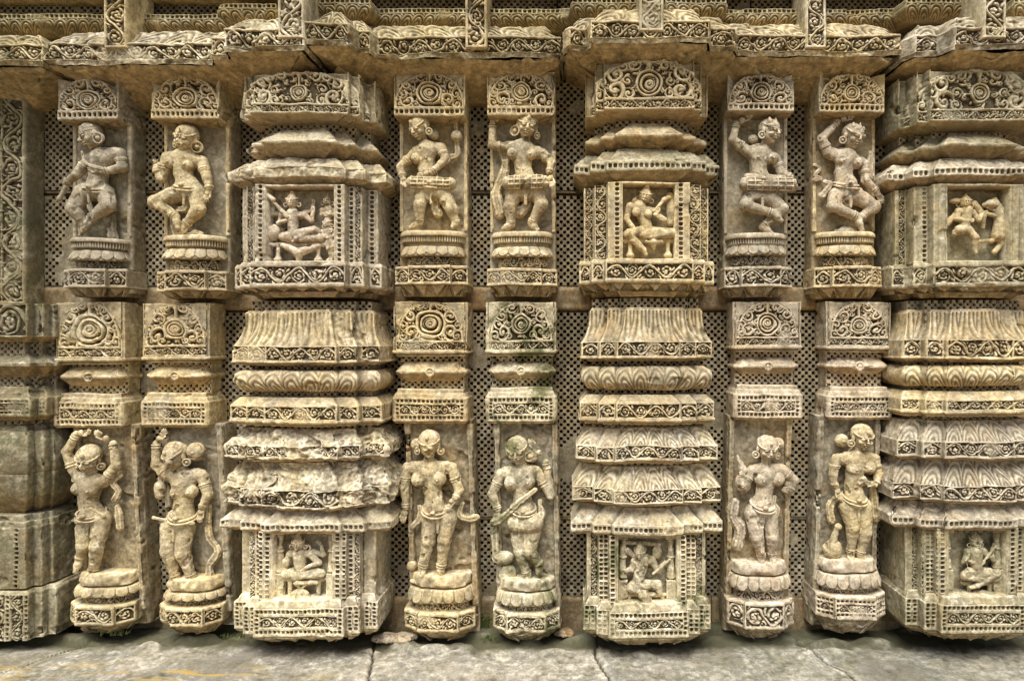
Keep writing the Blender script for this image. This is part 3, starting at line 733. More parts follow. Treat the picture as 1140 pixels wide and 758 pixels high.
# ------------------------------------------------------------------ upper figure pilasters
GU='upper row figure pilasters'; GL='lower row figure pilasters'
def upper_pilaster(label,x0,x1,yc,yb0,yb1,ped,mat,cut,seed):
    """x0,x1 crown px; yc top of arch; ped: cushion,bead,lotus0,lotus1,neck,base0,base1,pend"""
    X0,X1=PX(x0,.12),PX(x1,.12); c=(X0+X1)/2; w=X1-X0
    p=empty('figure_pilaster',(c,0,PZ(ped[7],.1)),label,'carved pilaster',GU)
    # shaft slab with a sunk panel
    Ds=.058; 
    sweep('shaft',boxplan(X0,X1,Ds,.004),[(yc-6,ped[7]-4,0,0,'plain')],M_shaft2 if mat in(M_grey,M_cream) else M_shaft,p,Dref=Ds,rough=.8,seed=seed,ds=.003)
    for s in(-1,1):
        xx=c+s*(w/2-.0065); sweep('edge_fillet',[(xx-.006,Ds-.004),(xx-.005,Ds+.005),(xx+.005,Ds+.005),(xx+.006,Ds-.004)],[(yb1+2,ped[0],0,0,'plain')],mat,p,Dref=Ds,rough=.9,seed=seed+3,caps=(False,False))
    W=w*1.0
    sweep('crown',boxplan(X0,X1,.118,.003),[(yc,yb1-1,0,0,'arch',dict(W=W,cut=.052 if cut else 0,base=.22,dep=.015)),(yb1,yb1+8,-.004,-.05,'plain',dict(pw=1.6))],mat,p,Dref=.118,cx=c,seed=seed,rough=.8,ds=.0016)
    in_=.006
    roundsweep('lotus_pedestal',X0+in_,X1-in_,Ds-.01,.112,[(ped[0],ped[1],-.004,.0,'plain',dict(bulge=.003)),(ped[1],ped[1]+6,-.003,-.003,'flute'),(ped[1]+7,ped[2],-.012,-.012,'plain'),(ped[2],ped[3],-.008,.004,'lotus',dict(bulge=.002)),(ped[3]+1,ped[5]-1,-.018,-.014,'scroll')],mat,p,Dref=.1,seed=seed)
    cw=w*.30
    pl=[(X0-.004,0),(X0-.004,.088),(c-cw,.105),(c-cw,.120),(c+cw,.120),(c+cw,.105),(X1+.004,.088),(X1+.004,0)]
    sweep('base_block',pl,[(ped[5],ped[5]+2.5,-.001,.001,'plain'),(ped[5]+2.5,ped[6]-2,0,0,'scroll',dict(fr=.003,dep=.008)),(ped[6]-2,ped[6],.001,.002,'plain'),(ped[6]+.5,ped[7],-.008,-.022,'pendant',dict(g=w/3.4))],mat,p,Dref=.12,seed=seed+1,ds=.0017,rough=.8)
    return p
pedA=(257,263,274,285,0,295,316,329)
up=[]
up.append(upper_pilaster('upper pilaster at far left with turbaned dancing man in profile, arm across chest',62,130,87,133,134,(265,270,279,290,0,299,320,330),M_grey,True,1))

up.append(upper_pilaster('upper pilaster with cross-legged dancing woman raising one open palm beside her shoulder',167,243,84,132,133,(262,268,277,288,0,301,323,331),M_cream,True,2))
up.append(upper_pilaster('upper pilaster with woman bending over a drum, a scarf rising at her right',438,517,81,129,130,pedA,M_ochre,False,3))
up.append(upper_pilaster('upper pilaster with smiling drummer woman, left arm raised, drum at her waist',542,618,80,128,129,(258,264,275,286,0,298,317,329),M_cream,False,4))
up.append(upper_pilaster('upper pilaster with crossed-leg drummer woman standing on one toe, face turned right',811,885,82,124,125,(260,266,273,284,0,296,319,330),M_grey,True,5))
up.append(upper_pilaster('upper pilaster with dancer arching one arm over a crowned head, no drum',913,986,82,125,126,(258,264,273,284,0,296,319,331),M_ochre,True,6))
# ------------------------------------------------------------------ figures of the upper row
UD=.058
figure(up[0],M_grey,(55,125),5.05,dict(head=(245,140),neck=(268,205,10),chest=(290,262),waist=(262,360),hip=(262,425),
  aL=[(215,262),(155,350,12),(95,395,11),(88,425,11)],aR=[(385,228),(402,308),(320,342,17),(270,328,18)],
  lL=[(185,455),(150,545,15),(205,640,12),(190,690,14)],lR=[(300,455),(350,530,16),(245,600,16),(225,655,17)]),UD,hr=12.5,face=(-38,18,-18),fem=False,hat='turban',ear=(0,2),seed=1,lw=1.05,
  sash=[([(330,575),(325,640),(335,695)],5,5),([(235,460),(225,520),(240,560)],2.6,12),([(215,235),(240,300),(330,330)],1.6,20)],held=('sword',('c',(90,420,12),(52,490,11),2.0,2.6),('c',(52,490,11),(28,500,10),2.2,1.2)))
figure(up[1],M_cream,(155,125),5.05,dict(head=(267,150),neck=(262,212),chest=(245,262),waist=(240,350),hip=(268,415),br=[(183,284),(275,300)],
  aL=[(148,250),(122,372,11),(103,325,13),(98,295,13)],aR=[(345,275),(380,370,11),(395,430,12),(385,475,13)],
  lL=[(222,450),(105,510,16),(215,590,15),(235,650,16)],lR=[(315,455),(340,550,14),(260,630,11),(240,680,12)]),UD,hr=12.5,face=(-6,10,8),hat='hair',ear=(1,2),seed=2,lw=1.0,bust=6.4,
  sash=[([(165,590),(180,640),(192,690)],4.2,5),([(260,500),(250,540),(215,545)],4,9),([(240,675),(340,680)],2.6,9)])
figure(up[2],M_cream,(430,120),5.05,dict(head=(187,118),neck=(212,185),chest=(228,240),waist=(222,345),hip=(252,425),br=[(172,288),(232,290)],
  aL=[(148,255),(80,335,11),(92,385,13),(108,428,17)],aR=[(305,222),(335,292,12),(262,372,18),(208,390,20)],
  lL=[(200,480),(190,545,14),(185,645,11),(140,672,12)],lR=[(318,480),(368,570,13),(392,650,11),(375,668,13)]),UD,hr=11.5,face=(-32,22,-8),hat='hair',bun=(262,148,8,30),ear=(0,1),seed=3,
  drum=((150,428,17),(362,432,14),7.5),skirt=True,
  sash=[([(388,45),(385,120),(392,200),(395,255),(362,272)],3.2,6),([(278,490),(270,560),(285,590)],5,7),([(235,460),(240,510)],3.2,15)],held=('scarf_knot',('e',(392,155,9),6.5,6.5,5)))
figure(up[3],M_cream,(530,120),5.05,dict(head=(288,108),neck=(272,178),chest=(260,235),waist=(262,335),hip=(275,400),br=[(208,262),(305,266)],
  aL=[(165,215),(90,205,10),(92,85,11),(140,42,13)],aR=[(372,255),(425,310,11),(412,365,15),(425,435,19)],
  lL=[(212,480),(192,560,13),(197,655,11),(155,680,13)],lR=[(350,485),(368,545,14),(312,650,11),(345,682,13)]),UD,hr=12,face=(8,8,10),hat='hair',ear=(2,1),seed=4,bust=6.6,
  drum=((190,432,17),(375,425,17),8.8),sash=[([(140,215),(160,290),(150,370),(110,470),(130,590)],5.5,4),([(300,510),(270,560),(240,580)],6,6)])
figure(up[4],M_grey,(795,120),5.05,dict(head=(312,138),neck=(285,212),chest=(258,262),waist=(250,345),hip=(262,405),br=[(238,284),(325,288)],
  aL=[(192,242),(108,178,10),(125,92,11),(190,52,13)],aR=[(350,282),(378,362,11),(425,392,13),(440,445,15)],
  lL=[(205,500),(175,552,15),(320,600,17),(368,638,17)],lR=[(325,515),(378,575,14),(275,668,11),(320,705,13)]),UD,hr=12,face=(36,6,8),hat='crown',bun=(225,170,7,28),ear=(1,0),seed=5,
  drum=((175,435,15),(428,440,15),8.6),sash=[([(265,505),(262,545)],4,9)],held=('drumhead',('c',(185,395,15),(385,400,15),4.5,3.2)))
figure(up[5],M_pink,(895,120),5.05,dict(head=(275,165),neck=(252,240),chest=(240,285),waist=(222,378),hip=(242,430),br=[(210,300),(288,314)],
  aL=[(142,250),(105,172,10),(190,78,11),(255,52,13)],aR=[(342,315),(348,405,10),(408,470,12),(425,510,13)],
  lL=[(190,495),(158,560,15),(290,615,15),(315,685,15)],lR=[(312,500),(388,562,14),(320,620,12),(295,640,12)]),UD,hr=12,face=(20,14,10),hat='crown',ear=(1,0),seed=6,bust=6.8,
  ex=[('e',(245,700,6),14,8,6)],
  sash=[([(75,310),(105,330),(80,370),(110,390),(75,395)],2.4,3),([(392,245),(385,320),(395,380)],4,4),([(130,410),(160,425),(120,480),(110,490)],3.5,6),([(235,470),(245,540)],4.5,10)])
# ------------------------------------------------------------------ lower figure pilasters
def lower_pilaster(label,cr,ring,band,ped,base,mat,seed,slabmat=None,worn=1.0):
    """cr=(x0,x1,y0,y1); ring=(y0,y1); band=(y0,y1); ped=(cushion0,cushion1,ring0,ring1,neck1); base=(x0,x1,y1,ybot)"""
    X0,X1=PX(cr[0],.09),PX(cr[1],.09); c=(X0+X1)/2; w=X1-X0
    B0,B1=PX(base[0],.13),PX(base[1],.13); cb=(B0+B1)/2; wb=B1-B0
    p=empty('figure_pilaster',(cb,0,PZ(base[3],.13)),label,'carved pilaster',GL)
    sweep('crown_block',boxplan(X0,X1,.09,.005),[(cr[2],cr[3]-3,0,0,'arch',dict(W=w*.90,base=.22,dep=.013,bar='scroll')),(cr[3]-3,cr[3],.003,.003,'plain'),(cr[3]+1,cr[3]+3.5,-.008,-.008,'plain')],mat,p,Dref=.09,cx=c,seed=seed,rough=worn,ds=.0016)
    sweep('neck',boxplan(X0+.012,X1-.012,.055,.003),[(cr[3]-4,band[0]+6,0,0,'lattice')],mat,p,Dref=.055,seed=seed,caps=(False,False))
    m_=(ring[0]+ring[1])/2
    sweep('ring_moulding',boxplan(X0+.004,X1-.004,.088,.016),[(ring[0],m_-1,-.022,.0,'rough',dict(dep=.003)),(m_-1,m_+2,.001,.001,'plain'),(m_+2,ring[1],.0,-.022,'plain')],mat,p,Dref=.088,seed=seed+2,rough=worn*1.1,round_=3)
    q=Sdf(); cxp=VX+c*FPX/(CAMD-.12); cyp=m_+1; q.tor((cxp,cyp,0),4.2,1.3,k=.5); q.ell((cxp,cyp,0),(2,2,2)); q.cone((cxp,cyp+4,0),(cxp,cyp+8,-1),2.4,1.2)
    build(q,'pendant_boss',mat,p,.088,seed=seed,cavd=False)
    sweep('band_block',boxplan(X0-.002,X1+.002,.094,.006),[(band[0],band[0]+4,-.014,-.012,'plain'),(band[0]+4.5,band[0]+9,-.009,-.004,'plain'),(band[0]+10,band[1]-1,0,0,'bsb',dict(fr=.005)),(band[1]-1,band[1]+1,-.002,-.006,'plain')],mat,p,Dref=.094,seed=seed+3,rough=worn,ds=.0016)
    zt,zb=PZ(band[1],.06),PZ(base[3]-8,.06); sh=(c-cb)/(PZ(cr[2],.09)-PZ(base[3],.13))
    mx=lambda X: X
    Ds=.062; xs0=(X0+B0)/2; xs1=(X1+B1)/2
    sweep('shaft',boxplan(xs0+.004,xs1-.004,Ds,.004),[(band[1]-3,base[3]-8,0,0,'rough',dict(dep=.004))],(M_shaft if seed%2 else M_shaft2),p,Dref=Ds,seed=seed+4,ds=.0028,rough=worn,shear=sh)
    for s in(-1,1):
        xx=(xs0+xs1)/2+s*((xs1-xs0)/2-.012)
        sweep('edge_fillet',[(xx-.009,Ds-.004),(xx-.007,Ds+.014),(xx+.007,Ds+.014),(xx+.009,Ds-.004)],[(band[1]+1,ped[4],0,0,'plain')],(M_shaft if seed%2 else M_shaft2),p,Dref=Ds,rough=1.3,seed=seed+5,caps=(False,False),shear=sh)
    zc=PZ(ped[0],.11); sx=sh*0
    P0,P1=B0+.004,B1-.004
    roundsweep('lotus_pedestal',P0,P1,Ds-.01,.125,[(ped[0],ped[1],-.010,-.004,'rough',dict(bulge=.004)),(ped[1]+1,ped[2],-.014,-.014,'plain'),(ped[2],ped[3],-.004,.003,'lotus',dict(bulge=.004)),(ped[3]+1,ped[4],-.016,-.012,'scroll')],mat,p,Dref=.12,seed=seed,rough=1.3*worn)
    cw=wb*.30
    pl=[(B0-.003,0),(B0-.003,.098),(cb-cw,.128),(cb-cw,.134),(cb+cw,.134),(cb+cw,.128),(B1+.003,.098),(B1+.003,0)]
    kind='bsb' if seed in(16,) else 'scroll'
    sweep('base_block',pl,[(ped[4],ped[4]+2.5,-.001,.001,'plain'),(ped[4]+2.5,base[2]-2,0,0,kind,dict(fr=.0035,dep=.0075)),(base[2]-2,base[2],.001,.0,'plain'),(base[2]+.5,base[3],-.006,-.034,'rough')],mat,p,Dref=.13,seed=seed+1,rough=1.2*worn,ds=.0017)
    return p
lo=[]
lo.append(lower_pilaster('lower pilaster at far left, woman with both arms arched over her head',(60,137,337,402),(409,430),(438,475),(641,653,655,665,675),(69,141,696,702),M_cream,11,M_grey))
lo.append(lower_pilaster('lower pilaster with woman raising one arm, worn face, hair bun at the right',(157,232,338,400),(408,428),(437,474),(647,659,661,669,677),(170,240,697,704),M_ochre,12))
lo.append(lower_pilaster('lower pilaster with blank-faced standing woman resting one hand on her thigh',(437,520,336,393),(403,424),(433,470),(643,655,657,672,683),(448,526,703,711),M_ochre,13,M_cream,1.1))
lo.append(lower_pilaster('lower pilaster with moss on the skirt of a woman bending one arm behind her head',(541,619,336,393),(403,422),(431,470),(647,658,660,674,684),(549,622,704,712),M_mossy,14,M_cream,1.3))
lo.append(lower_pilaster('lower pilaster with slim standing woman lifting a pointed bundle at the left',(817,893,336,388),(398,416),(429,466),(629,641,643,658,671),(814,888,700,710),M_pink,15,None,1.0))
lo.append(lower_pilaster('lower pilaster at right with woman clasping her hands, bird at her feet',(921,993,336,389),(398,416),(431,466),(625,638,640,656,664),(914,991,690,704),M_pink,16,M_cream,1.0))
LD=.062; K=3.158
figure(lo[0],M_cream,(55,470),K,dict(head=(140,128),neck=(145,190),chest=(138,225),waist=(132,282),hip=(142,318),br=[(105,232),(152,236)],
  aL=[(88,195),(56,105,10),(95,42,12),(130,34,13)],aR=[(188,212),(236,150,12),(222,75,11),(178,42,13)],
  lL=[(118,345),(122,430,12),(102,480,9),(95,520,12)],lR=[(178,345),(175,435,15),(152,528,11),(150,560,14)]),LD,hr=12.5,face=(4,14,6),hat='hair',ear=(1,1),seed=21,bust=6.6,
  sash=[([(242,190),(215,215),(235,245),(222,275)],3.4,8),([(228,300),(235,335),(238,375)],4.2,7),([(200,325),(140,300),(95,340)],2.6,16)])
figure(lo[1],M_cream,(155,470),K,dict(head=(127,118),neck=(152,175),chest=(155,215),waist=(152,282),hip=(150,325),br=[(137,245),(187,240)],
  aL=[(98,190),(58,150,11),(58,75,11),(85,42,13)],aR=[(218,190),(240,255,11),(222,295,12),(215,330,12)],
  lL=[(105,365),(105,450,14),(128,550,11),(120,582,14)],lR=[(158,368),(158,455,15),(182,548,11),(172,585,14)]),LD,hr=13,face=(-14,14,-6),hat='hair',bun=(192,105,8,32),ear=(0,1),seed=22,bust=6.8,faceworn=True,wear=1.4,
  sash=[([(235,300),(232,400),(265,460),(235,510),(238,560)],4.2,5),([(60,330),(130,345),(200,350)],1.8,17)],held=('pouch',('e',(66,240,8),6.5,11,6),('c',(66,180,8),(66,215,8),1.5,3)))
figure(lo[2],M_cream,(425,470),K,dict(head=(167,76),neck=(165,130),chest=(165,172),waist=(180,258),hip=(185,305),br=[(132,198),(200,196)],
  aL=[(88,162),(80,235,10),(82,300,10),(76,335,11)],aR=[(245,162),(272,240,10),(262,262,14),(238,288,17)],
  lL=[(170,335),(165,415,14),(142,510,11),(142,550,14)],lR=[(232,340),(222,410,14),(208,512,11),(212,548,14)]),LD,hr=12.5,face=(0,2,0),hat='hair',bun=(118,80,7,20),ear=(1,1),seed=23,bust=8.2,faceworn=True,wear=1.3,
  sash=[([(280,290),(270,330),(300,345),(330,340)],3.4,5),([(128,300),(130,340),(105,370)],3.6,6)],ex=[('e',(195,560,8),32,6,10),('e',(100,512,4),6,6,5)])
figure(lo[3],M_mossy,(525,470),K,dict(head=(160,98),neck=(176,152),chest=(180,190),waist=(178,262),hip=(182,300),br=[(140,212),(198,206)],
  aL=[(105,182),(72,250,10),(92,305,14),(90,335,15)],aR=[(228,175),(280,258,11),(262,140,11),(215,75,12)],
  lL=[(165,385),(172,450,13),(195,535,12),(195,575,14)],lR=[(215,385),(205,450,16),(240,500,12),(236,522,13)]),LD,hr=12.5,face=(-4,10,-6),hat='hair',bun=(212,118,8,24),ear=(0,2),seed=24,bust=7.8,wear=1.2,
  sash=[([(225,232),(165,280),(110,330),(80,345)],3.8,19),([(85,345),(80,400),(85,470)],4.2,8),([(240,280),(245,330),(225,360)],4,9)],
  ex=[('c',(160,350,12),(215,352,12),12,12),('e',(110,480,7),13,8,7),('e',(190,585,8),30,7,10),('e',(125,540,6),10,12,6)])
figure(lo[4],M_pink,(790,470),K,dict(head=(202,92),neck=(202,148),chest=(202,182),waist=(194,248),hip=(188,290),br=[(183,200),(236,197)],
  aL=[(152,172),(118,225,11),(112,215,13),(112,190,14)],aR=[(258,168),(300,205,11),(285,235,12),(272,235,13)],
  lL=[(155,320),(162,400,14),(185,475,10),(178,500,14)],lR=[(212,320),(218,400,14),(222,470,10),(222,500,14)]),LD,hr=12,face=(4,6,4),hat='hair',bun=(246,78,6,22),ear=(1,1),seed=25,bust=8,
  ex=[('e',(120,215,9),9,11,7),('e',(290,220,8),8,9,7)],
  sash=[([(95,285),(90,340),(115,380),(105,440)],6.5,4),([(175,300),(178,380),(180,450)],2.2,18),([(232,265),(240,330)],3,8)],held=('bundle',('c',(100,120,10),(118,170,11),1.6,5),))
figure(lo[5],M_cream,(890,460),K,dict(head=(220,84),neck=(205,135),chest=(205,165),waist=(192,255),hip=(196,295),br=[(190,192),(240,188)],
  aL=[(132,160),(122,215,9),(128,255,10),(140,290,12)],aR=[(268,162),(278,215,11),(262,245,16),(232,240,19)],
  lL=[(172,330),(185,400,14),(182,490,11),(172,520,14)],lR=[(230,330),(228,415,14),(215,495,11),(228,520,14)]),LD,hr=12,face=(8,6,4),hat='hair',bun=(155,98,7,24),ear=(1,0),seed=26,bust=7.8,wear=1.3,
  sash=[([(150,290),(115,330),(120,380)],4.5,6),([(265,270),(270,330),(275,370)],5,7),([(205,300),(210,360),(195,410)],6,13)],ex=[('e',(215,235,16),7,6,5)],
  held=('bird',('e',(120,480,9),10.5,11,8),('c',(120,450,10),(135,410,9),4,3),('e',(140,400,10),4,3.6,3.6)))
# ------------------------------------------------------------------ projecting shrine pilasters
SX=1.0
def bayplan(c,a,m,w,d0,d1,d2):
    a,m,w=a*SX,m*SX,w*SX
    return [(c-w,0),(c-w,d2),(c-m,d2),(c-m,d1),(c-a,d1),(c-a,d0),(c+a,d0),(c+a,d1),(c+m,d1),(c+m,d2),(c+w,d2),(c+w,0)]
Dd=.20
def shrine_upper(label,cpx,ys,mat,mats,seed,rough,hw=.068,sx_=1.0):
    global SX; SX=sx_
    c=PX(cpx,Dd); p=empty('shrine_pilaster',(c,0,PZ(ys['pend'],Dd)),label,'carved pilaster','upper row shrine pilasters')
    pl=lambda s=0: bayplan(c,.098+s,.135+s,.178+s,Dd,.17,.125)
    a0,a1=ys['crown']; H=0
    sweep('crown',bayplan(c,.118,.14,.165,Dd,.182,.14),[(a0,a1,0,0,'arch',dict(W=.30*sx_,cut=.018,base=.24,bar='scroll',dep=.010)),(a1+1,a1+11,-.002,-.045,'plain',dict(pw=1.5))],mat,p,Dref=Dd,cx=c,seed=seed,rough=rough,ds=.0018)
    sweep('lattice_neck',bayplan(c,.085,.115,.14,.140,.12,.085),[(a1-2,ys['box'][0]+4,0,0,'lattice')],M_lat,p,Dref=.145,seed=seed,caps=(False,False))
    b0,b1=ys['slab1']; bm=b0+(b1-b0)*.38
    sweep('thin_eave',bayplan(c,.088,.125,.165,Dd,.172,.13),[(b0,bm,-.040,.0,'rough',dict(dep=.005)),(bm,bm+4,.002,.0,'plain'),(bm+4.5,b1,-.002,-.042,'plain')],mats[0],p,Dref=Dd,seed=seed+1,rough=rough*1.2,round_=5,cr=9,wobble=2.0)
    b0,b1=ys['slab2']; bm=b0+(b1-b0)*.30; bn=b0+(b1-b0)*.62
    sweep('wide_eave',bayplan(c,.110,.152,.196,Dd,.182,.14),[(b0,bm,-.030,-.002,'rough',dict(dep=.005)),(bm,bn,.002,.003,'beads' if ys.get('bead2',1) else 'rough',dict(fr=.003,per=.0135)),(bn+.5,b1,.0,-.035,'plain')],mats[1],p,Dref=Dd,seed=seed+2,rough=rough*1.2,round_=4,cr=9,wobble=2.0)
    n0,n1=ys['box']
    st=ys['strips']
    sweep('niche_box',bayplan(c,.108,.142,.170,Dd-.008,.165,.125),[(n0,n1,0,0,'niche',dict(hw=hw,strips=st,top=.006,bot=.004,dep=.048))],mats[2],p,Dref=Dd-.008,cx=c,seed=seed+3,rough=rough*.7,ds=.0017)
    b0,b1=ys['base']
    sweep('base_moulding',bayplan(c,.112,.148,.18,Dd+.004,.176,.135),[(b0,b0+4,.0,.004,'plain'),(b0+4,b1-3,.003,.003,'scroll',dict(fr=.005,dep=.008)),(b1-3,b1,.004,.002,'plain'),(b1+.6,ys['pend']-6,-.004,-.012,'pendant',dict(g=.052,dep=.014)),(ys['pend']-6,ys['pend'],-.03,-.04,'plain')],mats[2],p,Dref=Dd,seed=seed+4,rough=rough*.8,ds=.0017)
    return p
def shrine_lower(label,cpx,T,mat,mats,seed,rough,hw=.077,sx_=1.0):
    global SX; SX=sx_
    c=PX(cpx,Dd); p=empty('shrine_pilaster',(c,0,PZ(T['bot'],Dd)),label,'carved pilaster','lower row shrine pilasters')
    A=(.082,.125,.170)
    def pl(s=0): return bayplan(c,A[0]+s*.3,A[1]+s*.6,A[2]+s,Dd,.188,.164)
    y0,y1,y2=T['bell']    # top, lip top, lip bottom
    sweep('bell_moulding',pl(.005),[(y0,y0+3,-.030,-.024,'plain'),(y0+3,y1,-.023,-.002,'feather',dict(pw=2.6,per=.055,dep=.003)),(y1,y2-3,.0,.0,'scroll',dict(fr=.004,dep=.0075)),(y2-3,y2-1,.002,.002,'plain'),(y2,y2+2,-.014,-.02,'plain')],mats[0],p,Dref=Dd,seed=seed,rough=rough,ds=.0018)
    sweep('lattice_neck',bayplan(c,.07,.112,.145,.158,.148,.126),[(y0-10,T['niche'][0]+4,0,0,'lattice')],M_lat,p,Dref=.158,seed=seed+1,caps=(False,False))
    r0,r1=T['ring']
    sweep('ring_moulding',pl(.003),[(r0,r1,-.012,-.018,'petals',dict(bulge=.018,per=.045,dep=.0026))],mats[0],p,Dref=Dd,seed=seed+2,rough=rough*.8,cr=10)
    b0,b1=T['band']; 
    sweep('band_moulding',pl(.010),[(b0,b0+8,-.018,-.002,'plain'),(b0+9,b1-4,.0,.0,'scroll',dict(fr=.0045,dep=.0075)),(b1-4,b1-1,.003,.002,'plain'),(b1,b1+2,-.012,-.014,'plain')],mats[0],p,Dref=Dd,seed=seed+3,rough=rough*.8,ds=.0018)
    e0,e1=T['eave1']; m=e0+(e1-e0)*.52
    kk=T.get('ek','petals'); sc='scroll'
    sweep('eave_moulding',pl(.020),[(e0+1,m,-.028,-.003,kk,dict(pw=1.5,per=.042,dep=.002,bulge=.004)),(m,e1-3,.0,.0,sc,dict(fr=.0045,dep=.0072)),(e1-3,e1-1,.003,-.004,'plain'),(e1-.8,e1+1,-.008,-.022,'plain')],mats[1],p,Dref=Dd,seed=seed+4,rough=rough*T.get('wr',1.2),ds=.0018,round_=4,cr=9,wobble=2.0)
    e0,e1=T['eave2']; m=e0+(e1-e0)*.60
    sweep('eave_moulding',pl(.030),[(e0+1,m,-.034,-.003,kk,dict(pw=1.5,per=.045,dep=.0024,bulge=.005)),(m,e1-2,.0,.0,sc,dict(fr=.003,dep=.007)),(e1-2,e1-.5,.002,-.006,'plain'),(e1-.3,e1+1,-.01,-.025,'plain')],mats[1],p,Dref=Dd,seed=seed+5,rough=rough*T.get('wr',1.2),ds=.0018,round_=4,cr=9,wobble=2.0)
    e0,e1=T['eave3']; m=e0+(e1-e0)*.62
    sweep('eave_moulding',pl(.032),[(e0+1,m,-.034,.0,'rough',dict(pw=1.5,dep=.003,bulge=.004)),(m,e1-2,.002,.002,'beads',dict(fr=.003,per=.0125)),(e1-2,e1,.0,-.012,'plain')],mats[1],p,Dref=Dd,seed=seed+6,rough=rough*1.1,ds=.0018,round_=4,cr=8,wobble=2.0)
    n0,n1=T['niche']
    st=T['strips']
    sweep('niche_box',bayplan(c,.102,.130,.160,Dd-.012,.172,.145),[(n0,n1,0,0,'niche',dict(hw=hw,strips=st,top=.004,bot=.003,dep=.046))],mats[2],p,Dref=Dd-.012,cx=c,seed=seed+7,rough=rough*.8,ds=.0017)
    b0,b1=T['base']
    sweep('base_moulding',bayplan(c,.104,.136,.170,Dd+.012,.194,.166),[(b0,b0+9,-.014,-.004,'plain'),(b0+9,b1,.0,.0,'bsb',dict(fr=.004,dep=.0075)),(b1,b1+2,.001,-.004,'plain'),(b1+3,T['bot'],-.004,-.035,'pendant',dict(g=.06,dep=.014))],mats[2],p,Dref=Dd+.012,seed=seed+8,rough=rough,ds=.0017)
    return p,c
stA=[(.098,.109,'bead'),(.121,.132,'bead'),(.137,.150,'scroll'),(.162,.175,'bead')]
stB=[(.070,.074,'plain'),(.076,.092,'bead'),(.110,.139,'scroll'),(.146,.166,'scroll')]
stC=[(.086,.108,'post'),(.122,.134,'bead'),(.160,.176,'scroll')]
SU=[]
SU.append(shrine_upper('upper shrine pilaster at left, niche of a swordsman seated beside a round shield',332,dict(crown=(80,126),slab1=(143,176),slab2=(176,208),box=(205,292),base=(291,320),pend=331,strips=stA,bead2=0),M_lich,(M_lich,M_lich,M_grey),31,1.3,.090,1.09))
SU.append(shrine_upper('upper shrine pilaster at centre, niche of a cross-legged seated woman holding a flywhisk',723,dict(crown=(66,121),slab1=(137,165),slab2=(166,203),box=(203,290),base=(288,315),pend=330,strips=stB),M_cream,(M_ochre,M_green,M_cream),32,.8))
SU.append(shrine_upper('upper shrine pilaster at the right edge, niche of a man fighting a rearing beast',1092,dict(crown=(77,134),slab1=(148,178),slab2=(177,206),box=(205,292),base=(291,319),pend=331,strips=stC),M_green,(M_green,M_grey,M_green),33,1.0,.082,1.10))
sl=[(.086,.099,'bead'),(.104,.116,'bead'),(.117,.128,'bead'),(.133,.150,'scroll')]
SL=[]
SL.append(shrine_lower('lower shrine pilaster at left, crumbling eaves over a niche with a four-armed seated god',334,dict(bell=(345,385,405),ring=(413,436),band=(443,473),eave1=(477,513),eave2=(514,566),eave3=(564,594),niche=(592,682),base=(668,708),bot=715,strips=sl,ek='rough',wr=2.0),M_lich,(M_cream,M_lich,M_lich),41,1.2,.079,1.13))
SL.append(shrine_lower('lower shrine pilaster at centre, crisp petal eaves over a mossy half-ruined niche',722,dict(bell=(342,380,400),ring=(408,434),band=(440,471),eave1=(476,516),eave2=(518,562),eave3=(564,598),niche=(596,686),base=(672,709),bot=718,strips=sl,wr=.9),M_cream,(M_cream,M_lich,M_mossy),42,1.0))
SL.append(shrine_lower('lower shrine pilaster at the right edge, grey mouldings over a niche with a bowman',1092,dict(bell=(344,378,401),ring=(407,430),band=(436,462),eave1=(468,513),eave2=(512,560),eave3=(558,590),niche=(588,676),base=(664,704),bot=713,strips=sl,wr=1.0),M_grey,(M_cream,M_grey,M_green),43,1.0,.077,1.06))
# turned posts in the lower niches
def post(parent,mat,cxp,y0,y1,D,seed,r=5.0):
    s=Sdf(); 
    s.box(((cxp),y0+3,0),(r,2,r*.8),.5); s.cone((cxp,y0+4,0),(cxp,y0+(y1-y0)*.3,0),r*.72,r*.62,k=.6)
    s.tor((cxp,y0+(y1-y0)*.30,0),r*.62,1.3,nrm=(0,1,0)); s.cone((cxp,y0+(y1-y0)*.32,0),(cxp,y0+(y1-y0)*.56,0),r*.6,r*.95,k=.6)
    s.tor((cxp,y0+(y1-y0)*.57,0),r*.75,1.2,nrm=(0,1,0)); s.box((cxp,y0+(y1-y0)*.80,0),(r*.9,(y1-y0)*.19,r*.8),.5)
    return build(s,'niche_post',mat,parent,D,seed=seed,cavd=False,wear=.9,vox=.55)
